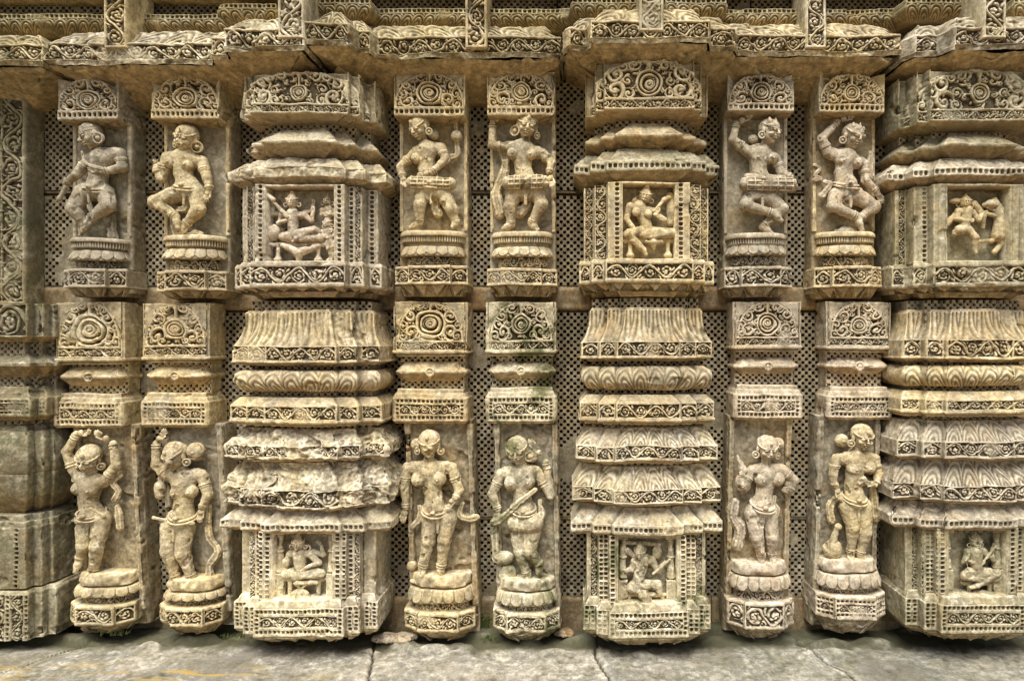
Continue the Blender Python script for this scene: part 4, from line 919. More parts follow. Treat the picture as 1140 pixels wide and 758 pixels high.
# niche figures: lists in zoom coordinates (842 px across 100 px)
def relief(parent,name,org,k,items,mat,D,seed=0,vox=.5,wear=.7):
    groups={}
    for it in items: groups.setdefault(it[0],[]).append(it[1:])
    root=None
    for g,its in groups.items():
        s=Sdf()
        for e in its:
            P=lambda q: np.array([org[0]+q[0]/k,org[1]+q[1]/k,q[2]],float)
            if e[0]=='c': s.cone(P(e[1]),P(e[2]),e[3],e[4],k=.9)
            elif e[0]=='e': s.ell(P(e[1]),e[2:5],k=.8)
            elif e[0]=='t': s.tor(P(e[1]),e[2],e[3],k=.5)
            elif e[0]=='b': s.box(P(e[1]),e[2:5],.6,k=.6)
            elif e[0]=='h':      # head with face
                h=P(e[1]); r=e[2]; M=frame(*e[3])
                f=lambda a,b,c: h+M[0]*a*r+M[1]*b*r+M[2]*c*r
                s.ell(h,np.array([.85,1,.9])*r,k=.5,M=M)
                for q in(-1,1):
                    s.ell(f(.34*q,-.02,.9),np.array([.24,.16,.16])*r,k=.4,M=M,sub=True); s.ell(f(.34*q,0,.76),np.array([.17,.1,.12])*r,k=.2,M=M)
                    s.tor(f(.98*q,.5,0),.22*r+.4,.6)
                s.cone(f(0,-.1,.85),f(0,.28,1.02),.5,.8,k=.3); s.ell(f(0,.56,.84),np.array([.26,.09,.14])*r,k=.3,M=M)
                s.tor(f(0,-.45,0),.85*r,.8,nrm=-M[1]+M[2]*.3,k=.4); s.cone(f(0,-.7,0),f(0,-1.25,0),r*.6,r*.3,k=.8)
            elif e[0]=='hd':
                hand(s,P(e[1]),P(e[2]),1.3,.3)
        o=build(s,g,mat,root if root is not None else parent,D,vox=vox,seed=seed,wear=wear)
        if root is None: root=o
    return root
def body(g,neck,hip,sh,elw,kn,head,hr,fc,r=1.0,arms=(),legs=()):
    r=r*1.22; hr=hr*1.12
    L=[(g,'c',neck,hip,5.4*r,4.4*r),(g,'c',sh[0],sh[1],3.4*r,3.4*r),(g,'h',head,hr,fc),(g,'c',neck,head,2.4*r,2.4*r)]
    for a in arms: L+=[(g,'c',a[0],a[1],2.9*r,2.4*r),(g,'c',a[1],a[2],2.4*r,1.7*r),(g,'hd',a[2],a[3])]
    for a in legs: L+=[(g,'c',a[0],a[1],4.6*r,3.7*r),(g,'c',a[1],a[2],3.6*r,2.3*r),(g,'c',a[2],a[3],2.2*r,1.5*r)]
    return L
def throne(x0,x1,y,yb,d=8): 
    L=[('throne','c',(x0,y,d),(x1,y,d),2.2,2.2),('throne','c',(x0+20,y+14,d),(x1-20,y+14,d),1.6,1.6)]
    for x in(x0+70,x1-70): L+=[('throne','c',(x,y+20,d),(x,yb-40,d),2.6,2.0),('throne','c',(x,yb-40,d),(x,yb-8,d),2.4,4.8)]
    return L
g='carved_figure'
relief(SU[0],g,(285,205),8.42,body(g,(335,275,9),(335,450,9),((225,285,8),(440,285,8)),0,0,(330,158,10),6.8,(0,4,0),1,
  arms=[((225,285,8),(200,360,9),(290,340,13),(320,320,14)),((440,285,8),(510,340,9),(520,270,9),(525,230,9)),((235,270,5),(135,270,5),(130,200,5),(110,180,5)),((430,260,4),(500,250,4),(505,190,4),(510,150,4))],
  legs=[((270,490,9),(540,430,12),(380,510,13),(350,540,13)),((300,500,9),(590,500,11),(420,520,12),(390,525,12))])
  +[(g,'e',(540,440,11),7.5,5,5),(g,'e',(250,490,9),6,5,6)]
  +[('shield','e',(148,450,9),8.2,9.6,5.5),('shield','t',(148,450,12),5,.7),('sword','c',(95,90,13),(300,310,14),1.3,2.4),('sword','c',(95,90,13),(170,150,14),2.6,2.8)]
  +throne(120,640,560,710)+[('drapery','c',(250,575,11),(400,640,12),3,5),('drapery','c',(580,580,11),(400,640,12),3,5),('drapery','c',(395,640,12),(395,700,11),6.2,3.5)]
  +body('attendant',(665,225,7),(665,290,7),((600,235,6),(730,235,6)),0,0,(655,150,8),5.2,(0,0,0),.75,arms=[((605,235,6),(600,280,8),(660,270,11),(680,265,11)),((725,235,6),(725,280,8),(680,280,11),(660,285,11))])
  +body('attendant',(665,430,8),(690,540,7),((610,440,7),(715,440,7)),0,0,(660,365,9),5.2,(-20,5,0),.75,arms=[((610,440,7),(625,480,9),(680,450,11),(690,440,11)),((715,440,7),(715,480,9),(670,500,11),(650,490,11))],legs=[((670,540,7),(670,600,8),(685,670,6),(655,710,8)),((705,540,7),(705,600,8),(705,670,6),(690,710,8))]),M_pink,.147,51)
relief(SU[1],g,(680,200),8.42,body(g,(270,250,9),(350,470,9),((185,245,8),(420,300,8)),0,0,(325,150,10),7.4,(-6,6,12),1.15,
  arms=[((185,245,8),(150,365,9),(220,470,14),(240,490,14)),((400,300,8),(500,380,12),(415,330,14),(440,290,14))],
  legs=[((290,480,9),(160,510,12),(310,660,12),(330,700,12)),((350,490,9),(590,500,12),(370,540,13),(340,540,13))])
  +[(g,'e',(240,305,14),5.2,5.2,5),(g,'e',(345,325,14),5.2,5.2,5),(g,'c',(300,510,10),(590,500,11),6,5.5),(g,'e',(232,190,6),4,4,4),(g,'c',(180,240,8),(150,370,9),3.6,3.2)]
  +throne(115,610,565,710)+[('drapery','c',(340,585,12),(470,585,12),3,3),('drapery','c',(400,590,12),(405,650,12),5,1.5)]
  +[('flywhisk','c',(405,300,14),(500,190,12),1.6,2.2),('flywhisk','c',(500,190,12),(545,165,11),3,2.5),('flywhisk','c',(560,150,6),(575,300,7),5,6),('flywhisk','c',(575,300,7),(560,400,7),6,4)],M_ochre,.147,52)
relief(SU[2],g,(1040,205),8.42,body(g,(325,240,8),(300,420,8),((250,250,8),(380,265,8)),0,0,(310,165,9),6.2,(-12,0,6),1.0,
  arms=[((250,250,8),(225,320,9),(320,345,12),(350,340,12)),((380,265,8),(430,330,10),(470,270,9),(500,260,9))],
  legs=[((290,420,9),(245,430,11),(210,460,9),(200,440,9)),((330,430,9),(390,500,11),(395,600,9),(400,640,11))])
  +[(g,'e',(260,425,10),7,5.5,5.5),(g,'e',(230,150,7),7,3.5,4),('scarf','c',(235,270,6),(110,400,5),3.0,4.5),('scarf','c',(400,180,7),(490,290,7),4,3.5),('scarf','c',(490,290,7),(490,400,6),3.2,2)]
  +[('beast','c',(620,210,7),(640,360,8),5,5.6),('beast','c',(640,360,8),(620,480,8),5.8,7),('beast','c',(625,470,8),(650,560,8),5,3),('beast','c',(650,560,8),(590,630,8),3,2.8),('beast','e',(560,180,9),7.5,5.5,5.5),('beast','c',(540,170,9),(490,190,9),4,2.6),('beast','c',(620,300,8),(510,270,9),3,2),('beast','c',(620,260,8),(520,210,9),2.6,1.8),('beast','c',(600,500,8),(560,530,8),3.5,2.5),('beast','c',(570,525,8),(450,530,8),2.5,1.8),('beast','c',(600,140,6),(660,230,6),3.5,3.5)],M_ochre,.147,53)
for cpx,SLp,yy,sd in ((334,SL[0][0],(592,674),1),(722,SL[1][0],(598,682),2),(1092,SL[2][0],(590,668),3)):
    xc=PX(cpx,Dd)*FPX/(CAMD-.19)+VX
    mt=(M_lich,M_mossy,M_green)[sd-1]
    for s in (-1,1): post(SLp,mt,xc+s*(29,27,28)[sd-1],yy[0],yy[1],.160,sd*3+s,r=5.2)
relief(SL[0][0],g,(290,590),8.42,body(g,(350,230,9),(370,400,9),((265,235,8),(450,235,8)),0,0,(345,130,10),7,(0,4,0),1.1,
  arms=[((265,235,8),(225,320,9),(230,380,11),(220,420,12)),((450,240,8),(540,310,10),(430,350,13),(400,380,14)),((450,220,5),(560,250,5),(550,170,5),(520,130,5))],
  legs=[((300,410,9),(230,415,11),(430,430,13),(470,430,13)),((400,410,9),(560,410,11),(330,440,13),(300,445,13))])
  +[(g,'c',(260,412,10),(530,412,10),5.5,5.5),(g,'t',(425,180,8),3.2,1.1)]
  +throne(190,600,465,680)+[('drapery','c',(350,490,12),(520,490,12),3.5,2.5),('drapery','c',(320,500,11),(430,600,11),2,2.5),('drapery','c',(440,500,11),(300,600,11),2,2.5),('lotus','e',(370,650,11),12,8,6),('lotus','e',(370,600,11),7,7,5),('lotus','t',(375,690,15),4,1.4),('spear_bundle','e',(235,300,11),4.5,7,4),('spear_bundle','c',(240,230,11),(215,430,11),1,2)],M_lich,.144,54,wear=.9)
relief(SL[1][0],g,(675,595),8.42,body(g,(340,240,9),(300,450,9),((270,260,8),(430,250,8)),0,0,(320,175,10),7,(-16,6,0),1.15,
  arms=[((275,260,8),(240,330,10),(190,345,11),(160,345,11)),((430,255,8),(490,340,10),(520,290,12),(540,270,12))],
  legs=[((280,480,9),(230,500,12),(400,560,12),(450,560,12)),((330,480,9),(480,470,12),(500,540,12),(520,560,12))])
  +[(g,'e',(480,180,6),5.5,8,5),('garland','c',(200,165,7),(270,210,8),3.5,3),('garland','c',(200,90,5),(500,110,5),2.5,2.5)]
  +throne(150,600,575,700)+[('staff','c',(440,360,14),(590,240,12),1.6,1.8),('drapery','c',(350,560,12),(400,650,12),7,5),('drapery','e',(370,690,10),14,6,6)],M_mossy,.144,55,wear=1.3)
relief(SL[2][0],g,(1040,585),8.42,body(g,(400,250,9),(420,430,9),((340,260,8),(480,250,8)),0,0,(410,160,8),6.8,(6,4,0),1.1,
  arms=[((340,260,8),(300,350,9),(380,340,12),(400,320,12)),((480,255,8),(570,330,10),(560,230,10),(570,200,10))],
  legs=[((360,450,9),(290,470,12),(470,510,13),(520,510,13)),((440,450,9),(590,440,12),(400,560,13),(330,580,13))])
  +[(g,'c',(400,470,10),(590,500,10),5,4.6)]
  +throne(280,610,545,690)+[('bow','c',(330,270,12),(300,330,12),1.3,1.5),('bow','c',(300,330,12),(330,420,12),1.5,1.4),('bow','c',(350,490,13),(580,190,12),1.6,1.4),('drapery','e',(460,660,9),13,6,5)],M_green,.144,56,wear=1.0)
# ------------------------------------------------------------------ pilasters at the left edge
X1=PX(27,.068)
sp=empty('edge_pilaster',(PX(-20,.1),0,PZ(335,.1)),'upper strip pilaster cut by the left edge, vertical scroll carving above algae stains','carved pilaster')
W0=PX(-75,.068)
c0=(W0+X1)/2
def vstrip(name,parent,x0,x1,D,py0,py1,mat,seed,ds=.0018,inset=.008,dep=.008,back=0.0,Dback=None):
    """block whose front carries a vertical running scroll"""
    w=x1-x0
    return sweep(name,boxplan(x0,x1,D,.003,back),[(py0,py1,0,0,'niche',dict(hw=-1,strips=[(0,w/2-inset,'vs')],top=0,bot=0))],mat,parent,Dref=D,cx=(x0+x1)/2,seed=seed)
def carvedpost(name,parent,x0,x1,D,py0,py1,mat,seed,back=0.0,dep=.0085,sub=1):
    w=x1-x0; z0,z1=PZ(py1,D),PZ(py0,D); ds=.0018
    nx=int(w/ds)+1; nz=int((z1-z0)/ds)+1
    xx=np.linspace(x0,x1,nx); zz=np.linspace(z1,z0,nz); X,Z=np.meshgrid(xx,zz)
    m=.006; iw=(w-2*m)/sub; h=np.ones_like(X)
    for q in range(sub):
        a=z1-Z; b=X-x0-m-q*iw; ins=(b>.001)&(b<iw-.001)&(a>m)&(a<z1-z0-m)
        h=np.where(ins,scroll(a,b,z1-z0,iw,seed+q),h)
    wear=ss(.2,.6,fbm(X,X*0+seed,Z,12,2)*1.3)*.6
    Y=D-dep*(1-h)*(1-wear)+fbm(X,X*0+seed,Z,22,3)*.003
    e=np.minimum(X-x0,x1-X); Y=Y-.004*(1-ss(0,.004,e))
    n=10; f=np.linspace(0,1,n)[:-1]
    XL=np.repeat(X[:,:1],n-1,1); YL=back+(Y[:,:1]-back)*f[None]; XR=np.repeat(X[:,-1:],n-1,1); YR=back+(Y[:,-1:]-back)*f[::-1][None]
    Xa=np.concatenate([XL,X,XR],1);Ya=np.concatenate([YL,Y,YR],1);Za=np.concatenate([np.repeat(Z[:,:1],n-1,1),Z,np.repeat(Z[:,-1:],n-1,1)],1)
    cv=np.concatenate([np.zeros_like(XL),(1-h)*(1-wear),np.zeros_like(XR)],1)
    Xa=Xa+fbm(Xa*0+seed,Ya*0,Za,9,2)*.002
    # closed top and bottom
    T=lambda r:(Xa[r:r+1],np.full_like(Ya[:1],back),Za[r:r+1])
    t0=T(0); t1=T(Xa.shape[0]-1)
    Xa=np.concatenate([t0[0],Xa,t1[0]]);Ya=np.concatenate([t0[1],Ya,t1[1]]);Za=np.concatenate([t0[2],Za,t1[2]]);cv=np.concatenate([cv[:1]*0,cv,cv[:1]*0])
    nr,nc=Xa.shape; I=np.arange(nr*nc).reshape(nr,nc); F=np.stack([I[:-1,:-1].ravel(),I[1:,:-1].ravel(),I[1:,1:].ravel(),I[:-1,1:].ravel()],1)
    return mk(name,np.stack([Xa.ravel(),-Ya.ravel(),Za.ravel()],1),F,mat,parent,cv.ravel())
carvedpost('carved_front',sp,W0,X1,.068,92,338,M_edge,61,sub=4)
c1=PX(-34,.15)
ep=empty('edge_pilaster',(c1,0,PZ(716,.15)),'lower bulging pot-shaped pilaster cut by the left edge, on a stepped carved block','carved pilaster')
SX=1.0
def epl(s): return bayplan(c1,.155+s,.178+s,.188+s,.15,.125,.10)
A_=[('crown_block',[(338,374,0,0,'scroll',dict(fr=.004)),(374,380,.002,-.02,'plain')],M_edge,0),
 ('plain_moulding',[(394,404,-.035,0,'rough',dict(dep=.003)),(404,408,.001,.001,'plain'),(408,420,-.002,-.03,'plain')],M_edge,.006),
 ('band_block',[(430,441,-.03,-.01,'plain'),(443,462,0,0,'bsb',dict(fr=.004)),(463,468,0,-.02,'plain')],M_edge,.008)]
for nm,t,m_,s in A_: sweep(nm,epl(s),t,m_,ep,Dref=.15,seed=62+s*100,cx=c1)
sweep('lattice_neck',bayplan(c1,.12,.15,.17,.12,.10,.075),[(372,480,0,0,'lattice')],M_lat,ep,Dref=.12,caps=(False,False))
sweep('pot_moulding',epl(.0),[(474,480,-.03,-.022,'plain'),(480,528,-.018,-.002,'plain',dict(bulge=.016)),(528,575,.0,-.06,'plain',dict(pw=2.2))],M_edge,ep,Dref=.15,seed=63,round_=4)
sweep('stepped_base',epl(-.004),[(574,580,-.020,-.015,'plain'),(581,587,-.008,-.006,'plain'),(588,655,-.004,.002,'niche',dict(hw=-1,strips=[(.118,.130,'bead')]))],M_edge,ep,Dref=.15,seed=64,cx=c1,rough=1.2)
sweep('foot_block',bayplan(c1,.162,.182,.206,.158,.135,.115),[(656,660,-.006,.0,'plain'),(661,712,.0,.002,'niche',dict(hw=-1,strips=[(.06,.10,'scroll'),(.104,.114,'bead'),(.118,.150,'scroll'),(.154,.163,'bead')]))],M_green,ep,Dref=.15,seed=65,cx=c1,rough=1.2)
# ------------------------------------------------------------------ cornice
BD=.165; BB=.245
def plan_from(xs): return xs
def run(points): return points
def xm(px,D=BD): return PX(px,D)
segs=[ # label, plan (x,D), z offset
 ('scroll-carved cornice block at the far left end, lowest of the course',[(-2.2,BD),(xm(47),BD)],-.012,M_top),
 ('long scroll-carved cornice block stepping out over the left shrine pilaster, split by a diagonal crack',[(xm(48.2),BD),(xm(236),BD),(xm(243),BD+.035),(xm(262),BD+.035),(xm(268),BB),(xm(338,BB),BB)],-.006,M_lich),
 ('straight cornice block between two shrine pilasters, worn lotus petals above its scroll',[(xm(338.8,BB),BB),(xm(388,BB),BB),(xm(392,BB),BD+.035),(xm(416),BD+.035),(xm(420),BD),(xm(624.5),BD)],.010,M_top),
 ('crisp cornice block stepping out over the central shrine pilaster, petals along its top',[(xm(626),BD),(xm(634),BD+.035),(xm(652),BD+.035),(xm(657),BB),(xm(790,BB),BB),(xm(794,BB),BD+.035),(xm(815),BD+.035),(xm(820),BD),(xm(1003),BD)],.016,M_cream),
 ('grey cornice block stepping out over the shrine pilaster at the right edge',[(xm(1004.5),BD),(xm(1012),BD+.035),(xm(1036),BD+.035),(xm(1044),BB),(xm(1200,BB),BB),(1.9,BB)],-.003,M_grey)]
ZB=PZ(64,BD)     # bottom of scroll band
for i,(lab,pl,dz,m_) in enumerate(segs):
    c=empty('cornice_block',((pl[0][0]+pl[-1][0])/2,0,ZB+dz-.07),lab,'cornice block','blocks of the projecting cornice')
    P=[(pl[0][0],-.004)]+pl+[(pl[-1][0],-.004)]
    sweep('scroll_course',P,[(ZB+.094,ZB+.046,-.046,-.006,'petals',dict(per=.07,pw=1.0,dep=.0045)),(ZB+.046,ZB+.041,0,.001,'plain'),(ZB+.041,ZB,0,0,'scroll',dict(fr=.002,dep=.0085)),(ZB,ZB-.012,.002,-.002,'rough',dict(dep=.006))],m_,c,inz=True,zsh=dz,seed=70+i*3,rough=1.4,caps=(True,False),wobble=2.0,ds=.0019)
    sweep('soffit',P,[(ZB-.0121,ZB-.020,-.006,-.013,'plain'),(ZB-.020,ZB-.050,-.014,-.075,'plain',dict(pw=.8)),(ZB-.050,ZB-.082,-.075,-.14 if i!=9 else -.1,'plain')],M_ochre if i!=3 else M_ochre,c,inz=True,zsh=dz,seed=71+i*3,rough=1.4,caps=(False,True),wobble=1.5,ds=.003)
# recessed band above the cornice, rails and posts
up_wall=empty('parapet_wall',(0,0,.80),'dark recessed parapet wall with tiny lattice holes behind the rails at the top','wall')
for k,(a,b) in enumerate(((-2.2,-1.2),(-1.2,-.6),(-.6,-.05),(-.05,.5),(.5,1.2),(1.2,1.95))):
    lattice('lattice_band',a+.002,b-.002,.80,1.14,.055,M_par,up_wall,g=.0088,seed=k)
rl=[('weathered upper rail at far left, beads over carved petals',-2.2,xm(115,.13),0),
    ('upper rail left of the cracked cornice, chipped beads along its edge',xm(143,.13),xm(312,.13),1),
    ('heavy upper rail stepping back left of the middle, broken lumps on top',xm(338,.13),xm(519,.13),2),
    ('smooth rounded upper rail in the middle with overlapping scale carving',xm(543,.13),xm(712,.13),3),
    ('upper rail right of the middle post, rows of beads over scales',xm(740,.13),xm(896,.13),4),
    ('upper rail toward the right, sharp beads above dark petal carving',xm(921,.13),xm(1096,.13),5),
    ('short upper rail at the right end',xm(1122,.13),1.9,6)]
def dep_at(x):   # rail plan follows the cornice
    for a,b in ((240,412),(636,812),(1010,1300)):
        if xm(a)<x<xm(b): return .155
    return .10
for lab,x0,x1,i in rl:
    pts=[x0+(x1-x0)*t for t in np.linspace(0,1,60)]
    pl=[(x0,dep_at(x0+.001))]; 
    for q in range(1,60):
        d0,d1=dep_at(pts[q-1]),dep_at(pts[q]-.0001)
        if d0!=d1: pl+=[(pts[q-1],d0),(pts[q],d1)]
    pl.append((x1,dep_at(x1-.001))); 
    pl=[pl[0]]+[p_ for j,p_ in enumerate(pl[1:],1) if abs(p_[0]-pl[j-1][0])>1e-6]
    P=[(pl[0][0],.03)]+pl+[(pl[-1][0],.03)]
    rr=empty('rail',((x0+x1)/2,0,.855),lab,'stone rail','rails above the cornice')
    for j,(zt_,zb_) in enumerate(((.922,.868),(1.03,.968))):
        sweep('rail_moulding',P,[(zt_,zt_-.004,-.02,-.004,'plain'),(zt_-.004,zt_-.018,.0,.001,'beads',dict(fr=.0015,per=.013)),(zt_-.020,zb_,.0,-.028,'petals',dict(per=.032,bulge=.014,dep=.0045))],M_rail,rr,inz=True,seed=90+i*5+j,rough=1.1,zsh=(-.015 if i<2 else 0),caps=(True,True))
for lab,a,b,D in (('carved scroll post standing on the far left cornice',115,141,.172),('carved leaf post over the left shrine pilaster, at the diagonal crack',309,338,.25),('narrow carved post above the middle straight cornice',518,542,.172),
                  ('carved post over the central shrine pilaster with a big petal foot',712,739,.25),('carved scroll post above the pair of right-hand figure pilasters',897,920,.172),('carved leaf post over the shrine pilaster at the right edge',1095,1121,.25)):
    t=tag(carvedpost('cornice_post',None,PX(a,D),PX(b,D),D,-42,53 if D<.2 else 34+ (8 if a<330 else 0)+(8 if a>1000 else 0),M_ochre if a in(115,518) else M_lich,a*.1,back=.06),lab,'carved post','posts standing on the cornice')
# masonry above the frame
tag(plate('masonry_wall',-2.3,2.05,1.142,1.5,.06,M_wall,None,ds=.01),'plain stone course above the rails','wall')
# ------------------------------------------------------------------ ledge and ground
def pavement():
    x0,x1=-2.4,2.2; nx=760; 
    prof=[(0,-.0),( .55,0.0)]
    ys=np.concatenate([np.linspace(-.03,.56,120),np.full(1,.575),np.full(8,.58)]); zz=np.concatenate([np.zeros(120),[-.006],np.linspace(-.02,-.30,8)])
    X,Y=np.meshgrid(np.linspace(x0,x1,nx),ys); Z=np.repeat(zz[:,None],nx,1)-.842
    # joints
    seams=[(-1.33,.9),(-.56,-.25),(.055,-.12),(.62,-.45),(1.30,.1)]
    cv=np.zeros_like(X)
    for i,(sx,sl_) in enumerate(seams):
        d=np.abs(X-(sx-sl_*(Y-.1))-fbm(X*0+i,Y,Y*0,14,3)*.022)
        g_=1-ss(.0015,.006,d); Z-=g_*.009; cv=np.maximum(cv,g_*.9)
        Z+=np.where(X>(sx-sl_*(Y-.1)),.003*((-1)**i),0)
    Z+=fbm(X,Y,X*0,6,4)*.010+fbm(X,Y,X*0+4,34,3)*.0022
    pit=ss(.35,.65,fbm(X,Y,X*0+9,18,3)*1.3); Z-=pit*.004
    # broken edge stones just under the wall
    lump=ss(.05,.5,fbm(X*.8,Y*2,X*0+3,12,2))*ss(.20,.09,Y); Z+=lump*.022
    # plan direction: make it slope very slightly outward
    Z-=np.clip(Y,0,.6)*.012
    nr,nc=X.shape; I=np.arange(nr*nc).reshape(nr,nc); F=np.stack([I[:-1,:-1].ravel(),I[1:,:-1].ravel(),I[1:,1:].ravel(),I[:-1,1:].ravel()],1)
    return mk('pavement',np.stack([X.ravel(),-Y.ravel(),Z.ravel()],1),F,M_pave,None,cv.ravel())
M_pave=stone('pavement_stone',(.50,.47,.40),(.37,.36,.32),(.42,.38,.26),.5,.9,.8,green=.12,seed=12,lichcol=(.58,.56,.48),bump=1.4)
nt=M_pave.node_tree; N=nt.nodes; L=nt.links
pr=[n for n in N if n.type=='BSDF_PRINCIPLED'][0]; src=pr.inputs['Base Color'].links[0].from_socket
geo=[n for n in N if n.type=='NEW_GEOMETRY'][0]
mp=N.new('ShaderNodeMapping'); mp.inputs['Scale'].default_value=(2.2,16,1); L.new(geo.outputs['Position'],mp.inputs[0])
ns=N.new('ShaderNodeTexNoise'); ns.inputs['Scale'].default_value=2.4; ns.inputs['Detail'].default_value=7; ns.inputs['Roughness'].default_value=.65; L.new(mp.outputs[0],ns.inputs[0])
r1=N.new('ShaderNodeMapRange'); L.new(ns.outputs[0],r1.inputs[0]); r1.inputs[1].default_value=.53; r1.inputs[2].default_value=.62
sx=N.new('ShaderNodeSeparateXYZ'); L.new(geo.outputs['Position'],sx.inputs[0])
r2=N.new('ShaderNodeMapRange'); L.new(sx.outputs[0],r2.inputs[0]); r2.inputs[1].default_value=-.55; r2.inputs[2].default_value=-.85
r3=N.new('ShaderNodeMapRange'); L.new(sx.outputs[1],r3.inputs[0]); r3.inputs[1].default_value=-.19; r3.inputs[2].default_value=-.25
m1=N.new('ShaderNodeMath'); m1.operation='MULTIPLY'; L.new(r1.outputs[0],m1.inputs[0]); L.new(r2.outputs[0],m1.inputs[1])
m2=N.new('ShaderNodeMath'); m2.operation='MULTIPLY'; L.new(m1.outputs[0],m2.inputs[0]); L.new(r3.outputs[0],m2.inputs[1])
mx=N.new('ShaderNodeMix'); mx.data_type='RGBA'; L.new(m2.outputs[0],mx.inputs[0]); L.new(src,mx.inputs[6]); mx.inputs[7].default_value=(.50,.36,.12,1)
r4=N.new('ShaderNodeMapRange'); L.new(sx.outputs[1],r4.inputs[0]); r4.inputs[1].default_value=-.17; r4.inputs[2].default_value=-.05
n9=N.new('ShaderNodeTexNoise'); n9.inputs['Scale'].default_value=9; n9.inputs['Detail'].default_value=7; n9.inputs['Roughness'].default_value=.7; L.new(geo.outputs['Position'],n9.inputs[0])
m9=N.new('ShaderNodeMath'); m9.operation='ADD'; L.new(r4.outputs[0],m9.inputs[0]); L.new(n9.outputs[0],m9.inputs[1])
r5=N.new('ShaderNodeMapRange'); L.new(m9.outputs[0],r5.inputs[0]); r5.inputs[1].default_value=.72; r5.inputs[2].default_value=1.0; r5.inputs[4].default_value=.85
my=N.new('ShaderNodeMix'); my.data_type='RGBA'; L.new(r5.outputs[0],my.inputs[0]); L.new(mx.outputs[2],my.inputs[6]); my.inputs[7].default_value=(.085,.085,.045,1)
r6=N.new('ShaderNodeMapRange'); L.new(sx.outputs[0],r6.inputs[0]); r6.inputs[1].default_value=-.1; r6.inputs[2].default_value=.5; r6.inputs[4].default_value=.55
mz=N.new('ShaderNodeMix'); mz.data_type='RGBA'; mz.blend_type='MULTIPLY'; L.new(r6.outputs[0],mz.inputs[0]); L.new(my.outputs[2],mz.inputs[6]); mz.inputs[7].default_value=(.66,.70,.70,1)
L.new(mz.outputs[2],pr.inputs['Base Color'])
tag(pavement(),kind='structure')
gm=bpy.data.materials.new('earth'); gm.use_nodes=True; b_=gm.node_tree.nodes['Principled BSDF']; b_.inputs['Base Color'].default_value=(.30,.25,.17,1); b_.inputs['Roughness'].default_value=1
nn_=gm.node_tree.nodes.new('ShaderNodeTexNoise'); nn_.inputs['Scale'].default_value=3; nn_.inputs['Detail'].default_value=8
cr_=gm.node_tree.nodes.new('ShaderNodeValToRGB'); cr_.color_ramp.elements[0].color=(.24,.19,.12,1); cr_.color_ramp.elements[1].color=(.36,.30,.2,1)
gm.node_tree.links.new(nn_.outputs[0],cr_.inputs[0]); gm.node_tree.links.new(cr_.outputs[0],b_.inputs['Base Color'])
g_=mk('ground',np.array([(-300,-300,-1.13),(300,-300,-1.13),(300,300,-1.13),(-300,300,-1.13)],float),np.array([[0,1,2,3]]),gm); tag(g_,kind='structure')
# loose stones and grass at the foot
def rock(px,py,D,w,h,d,lab,mat,seed):
    s=Sdf(); rr=np.random.RandomState(seed)
    for q in range(5): s.ell((px+(rr.rand()-.5)*w,py+(rr.rand()-.3)*h*.4,d*.3*(rr.rand())),(w*(.4+.2*rr.rand()),h*(.30+.15*rr.rand()),d*(.4+.2*rr.rand())),k=3)
    o=build(s,'loose_stone',mat,None,D,vox=.8,seed=seed,wear=2.2,cavd=False); tag(o,lab,'stone','broken stones wedged at the foot of the wall')
rock(112,701,.05,26,9,16,'brown broken stone below the far-left lower pilaster',M_wall,1)
rock(436,713,.09,24,8,16,'pale tan broken stone left of the blank-faced woman',M_pink,4)
rock(628,708,.05,14,6,12,'little broken stone left of the central shrine pilaster foot',M_wall,5)
def grass(px,py,D,n,lab,seed,h=.03,spread=.03,flat=False):
    rr=np.random.RandomState(seed); V=[];F=[]; x0=PX(px,D); z0=PZ(py,D)
    for i in range(n):
        bx=x0+(rr.rand()-.5)*spread; by=-D-(rr.rand()-.5)*.02; an=rr.rand()*2*pi; ln=h*(.5+rr.rand()*.8); lean=(.9 if flat else .45)*(rr.rand()-.2)
        dx,dy=math.cos(an)*lean*ln+ (.4*ln),math.sin(an)*lean*ln-.2*ln; wd=.0012+.0009*rr.rand(); b=len(V)
        for t,ww in ((0,1),(.5,.8),(1,.08)):
            p_=(bx+dx*t*t,by+dy*t*t,z0+ln*t*(1-.25*t)); V+= [(p_[0]-wd*ww,p_[1],p_[2]),(p_[0]+wd*ww,p_[1],p_[2])]
        F+=[(b,b+1,b+3,b+2),(b+2,b+3,b+5,b+4)]
    tag(mk('grass_tuft',np.array(V),np.array(F),M_grass,None),lab,'grass','grass tufts rooted at the foot of the wall')
M_grass=bpy.data.materials.new('grass_blades'); M_grass.use_nodes=True; b_=M_grass.node_tree.nodes['Principled BSDF']; b_.inputs['Roughness'].default_value=.7
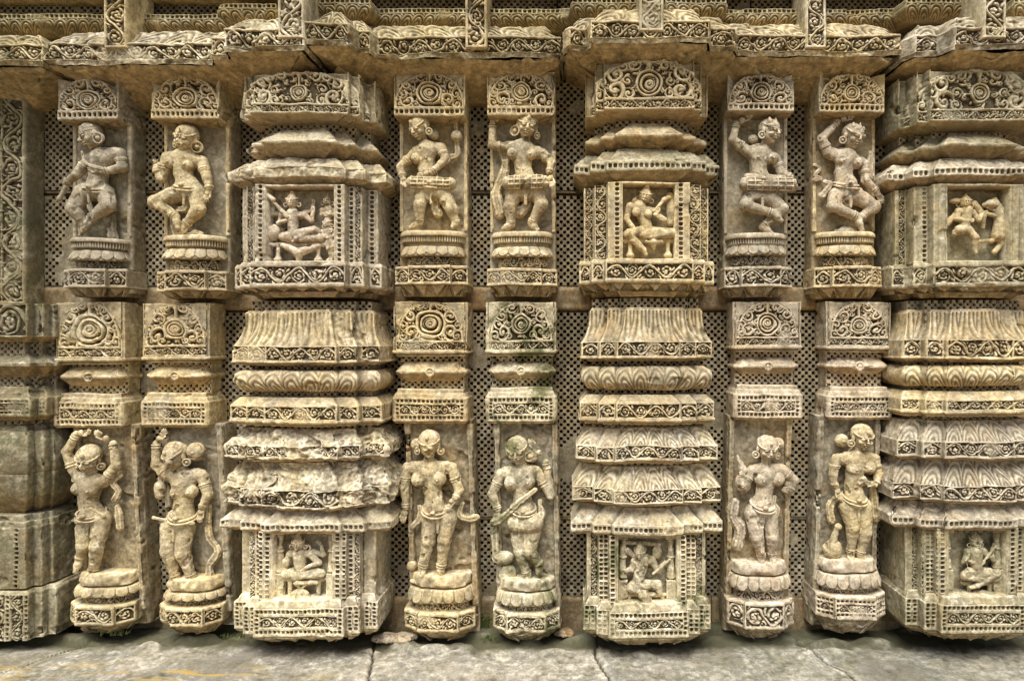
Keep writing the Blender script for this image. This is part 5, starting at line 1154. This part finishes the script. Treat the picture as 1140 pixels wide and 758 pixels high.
n_=M_grass.node_tree.nodes.new('ShaderNodeTexNoise'); n_.inputs['Scale'].default_value=90; cr_=M_grass.node_tree.nodes.new('ShaderNodeValToRGB'); cr_.color_ramp.elements[0].color=(.035,.07,.012,1); cr_.color_ramp.elements[1].color=(.12,.15,.035,1)
M_grass.node_tree.links.new(n_.outputs[0],cr_.inputs[0]); M_grass.node_tree.links.new(cr_.outputs[0],b_.inputs['Base Color'])
grass(537,698,.03,60,'green grass tuft between the two middle lower pilasters',1,.05,.04)
grass(545,712,.09,22,'sparse dark weeds on the pavement beside the mossy pilaster foot',2,.02,.05,True)
grass(262,709,.10,45,'low green grass line left of the left shrine pilaster base',3,.014,.10,True)
grass(128,706,.10,30,'thin grass under the far-left lower pilaster',4,.016,.07,True)
grass(425,705,.05,26,'thin grass right of the left shrine pilaster base',5,.016,.05,True)
# ------------------------------------------------------------------ light, sky, camera
sc=bpy.context.scene
w=bpy.data.worlds.new('World'); sc.world=w; w.use_nodes=True; nt=w.node_tree; bg=nt.nodes['Background']
sky=nt.nodes.new('ShaderNodeTexSky'); sky.sky_type='NISHITA'; sky.sun_disc=False; el,az=62,-16
sky.sun_elevation=radians(el); sky.sun_rotation=radians(180+az); sky.air_density=1.0; sky.dust_density=4.0; sky.ozone_density=.6
nt.links.new(sky.outputs[0],bg.inputs[0]); bg.inputs[1].default_value=.075
sd=bpy.data.lights.new('sun','SUN'); sd.energy=4.7; sd.angle=radians(38); sd.color=(1,.93,.82); so=bpy.data.objects.new('sun',sd); col.objects.link(so)
from mathutils import Vector
dirv=Vector((math.sin(radians(az))*math.cos(radians(el)),-math.cos(radians(az))*math.cos(radians(el)),math.sin(radians(el))))
so.rotation_euler=dirv.to_track_quat('Z','Y').to_euler()
cd=bpy.data.cameras.new('camera'); cam=bpy.data.objects.new('camera',cd); col.objects.link(cam); cam.location=(0,-CAMD,0); cam.rotation_euler=(radians(90),0,0)
cd.sensor_fit='HORIZONTAL'; cd.sensor_width=36; cd.lens=FPX/1140*36; cd.shift_x=-(VX-570)/1140; cd.clip_end=1000; cd.clip_start=.01
sc.camera=cam
sc.view_settings.view_transform='Standard'; sc.view_settings.look='None'; sc.view_settings.exposure=0
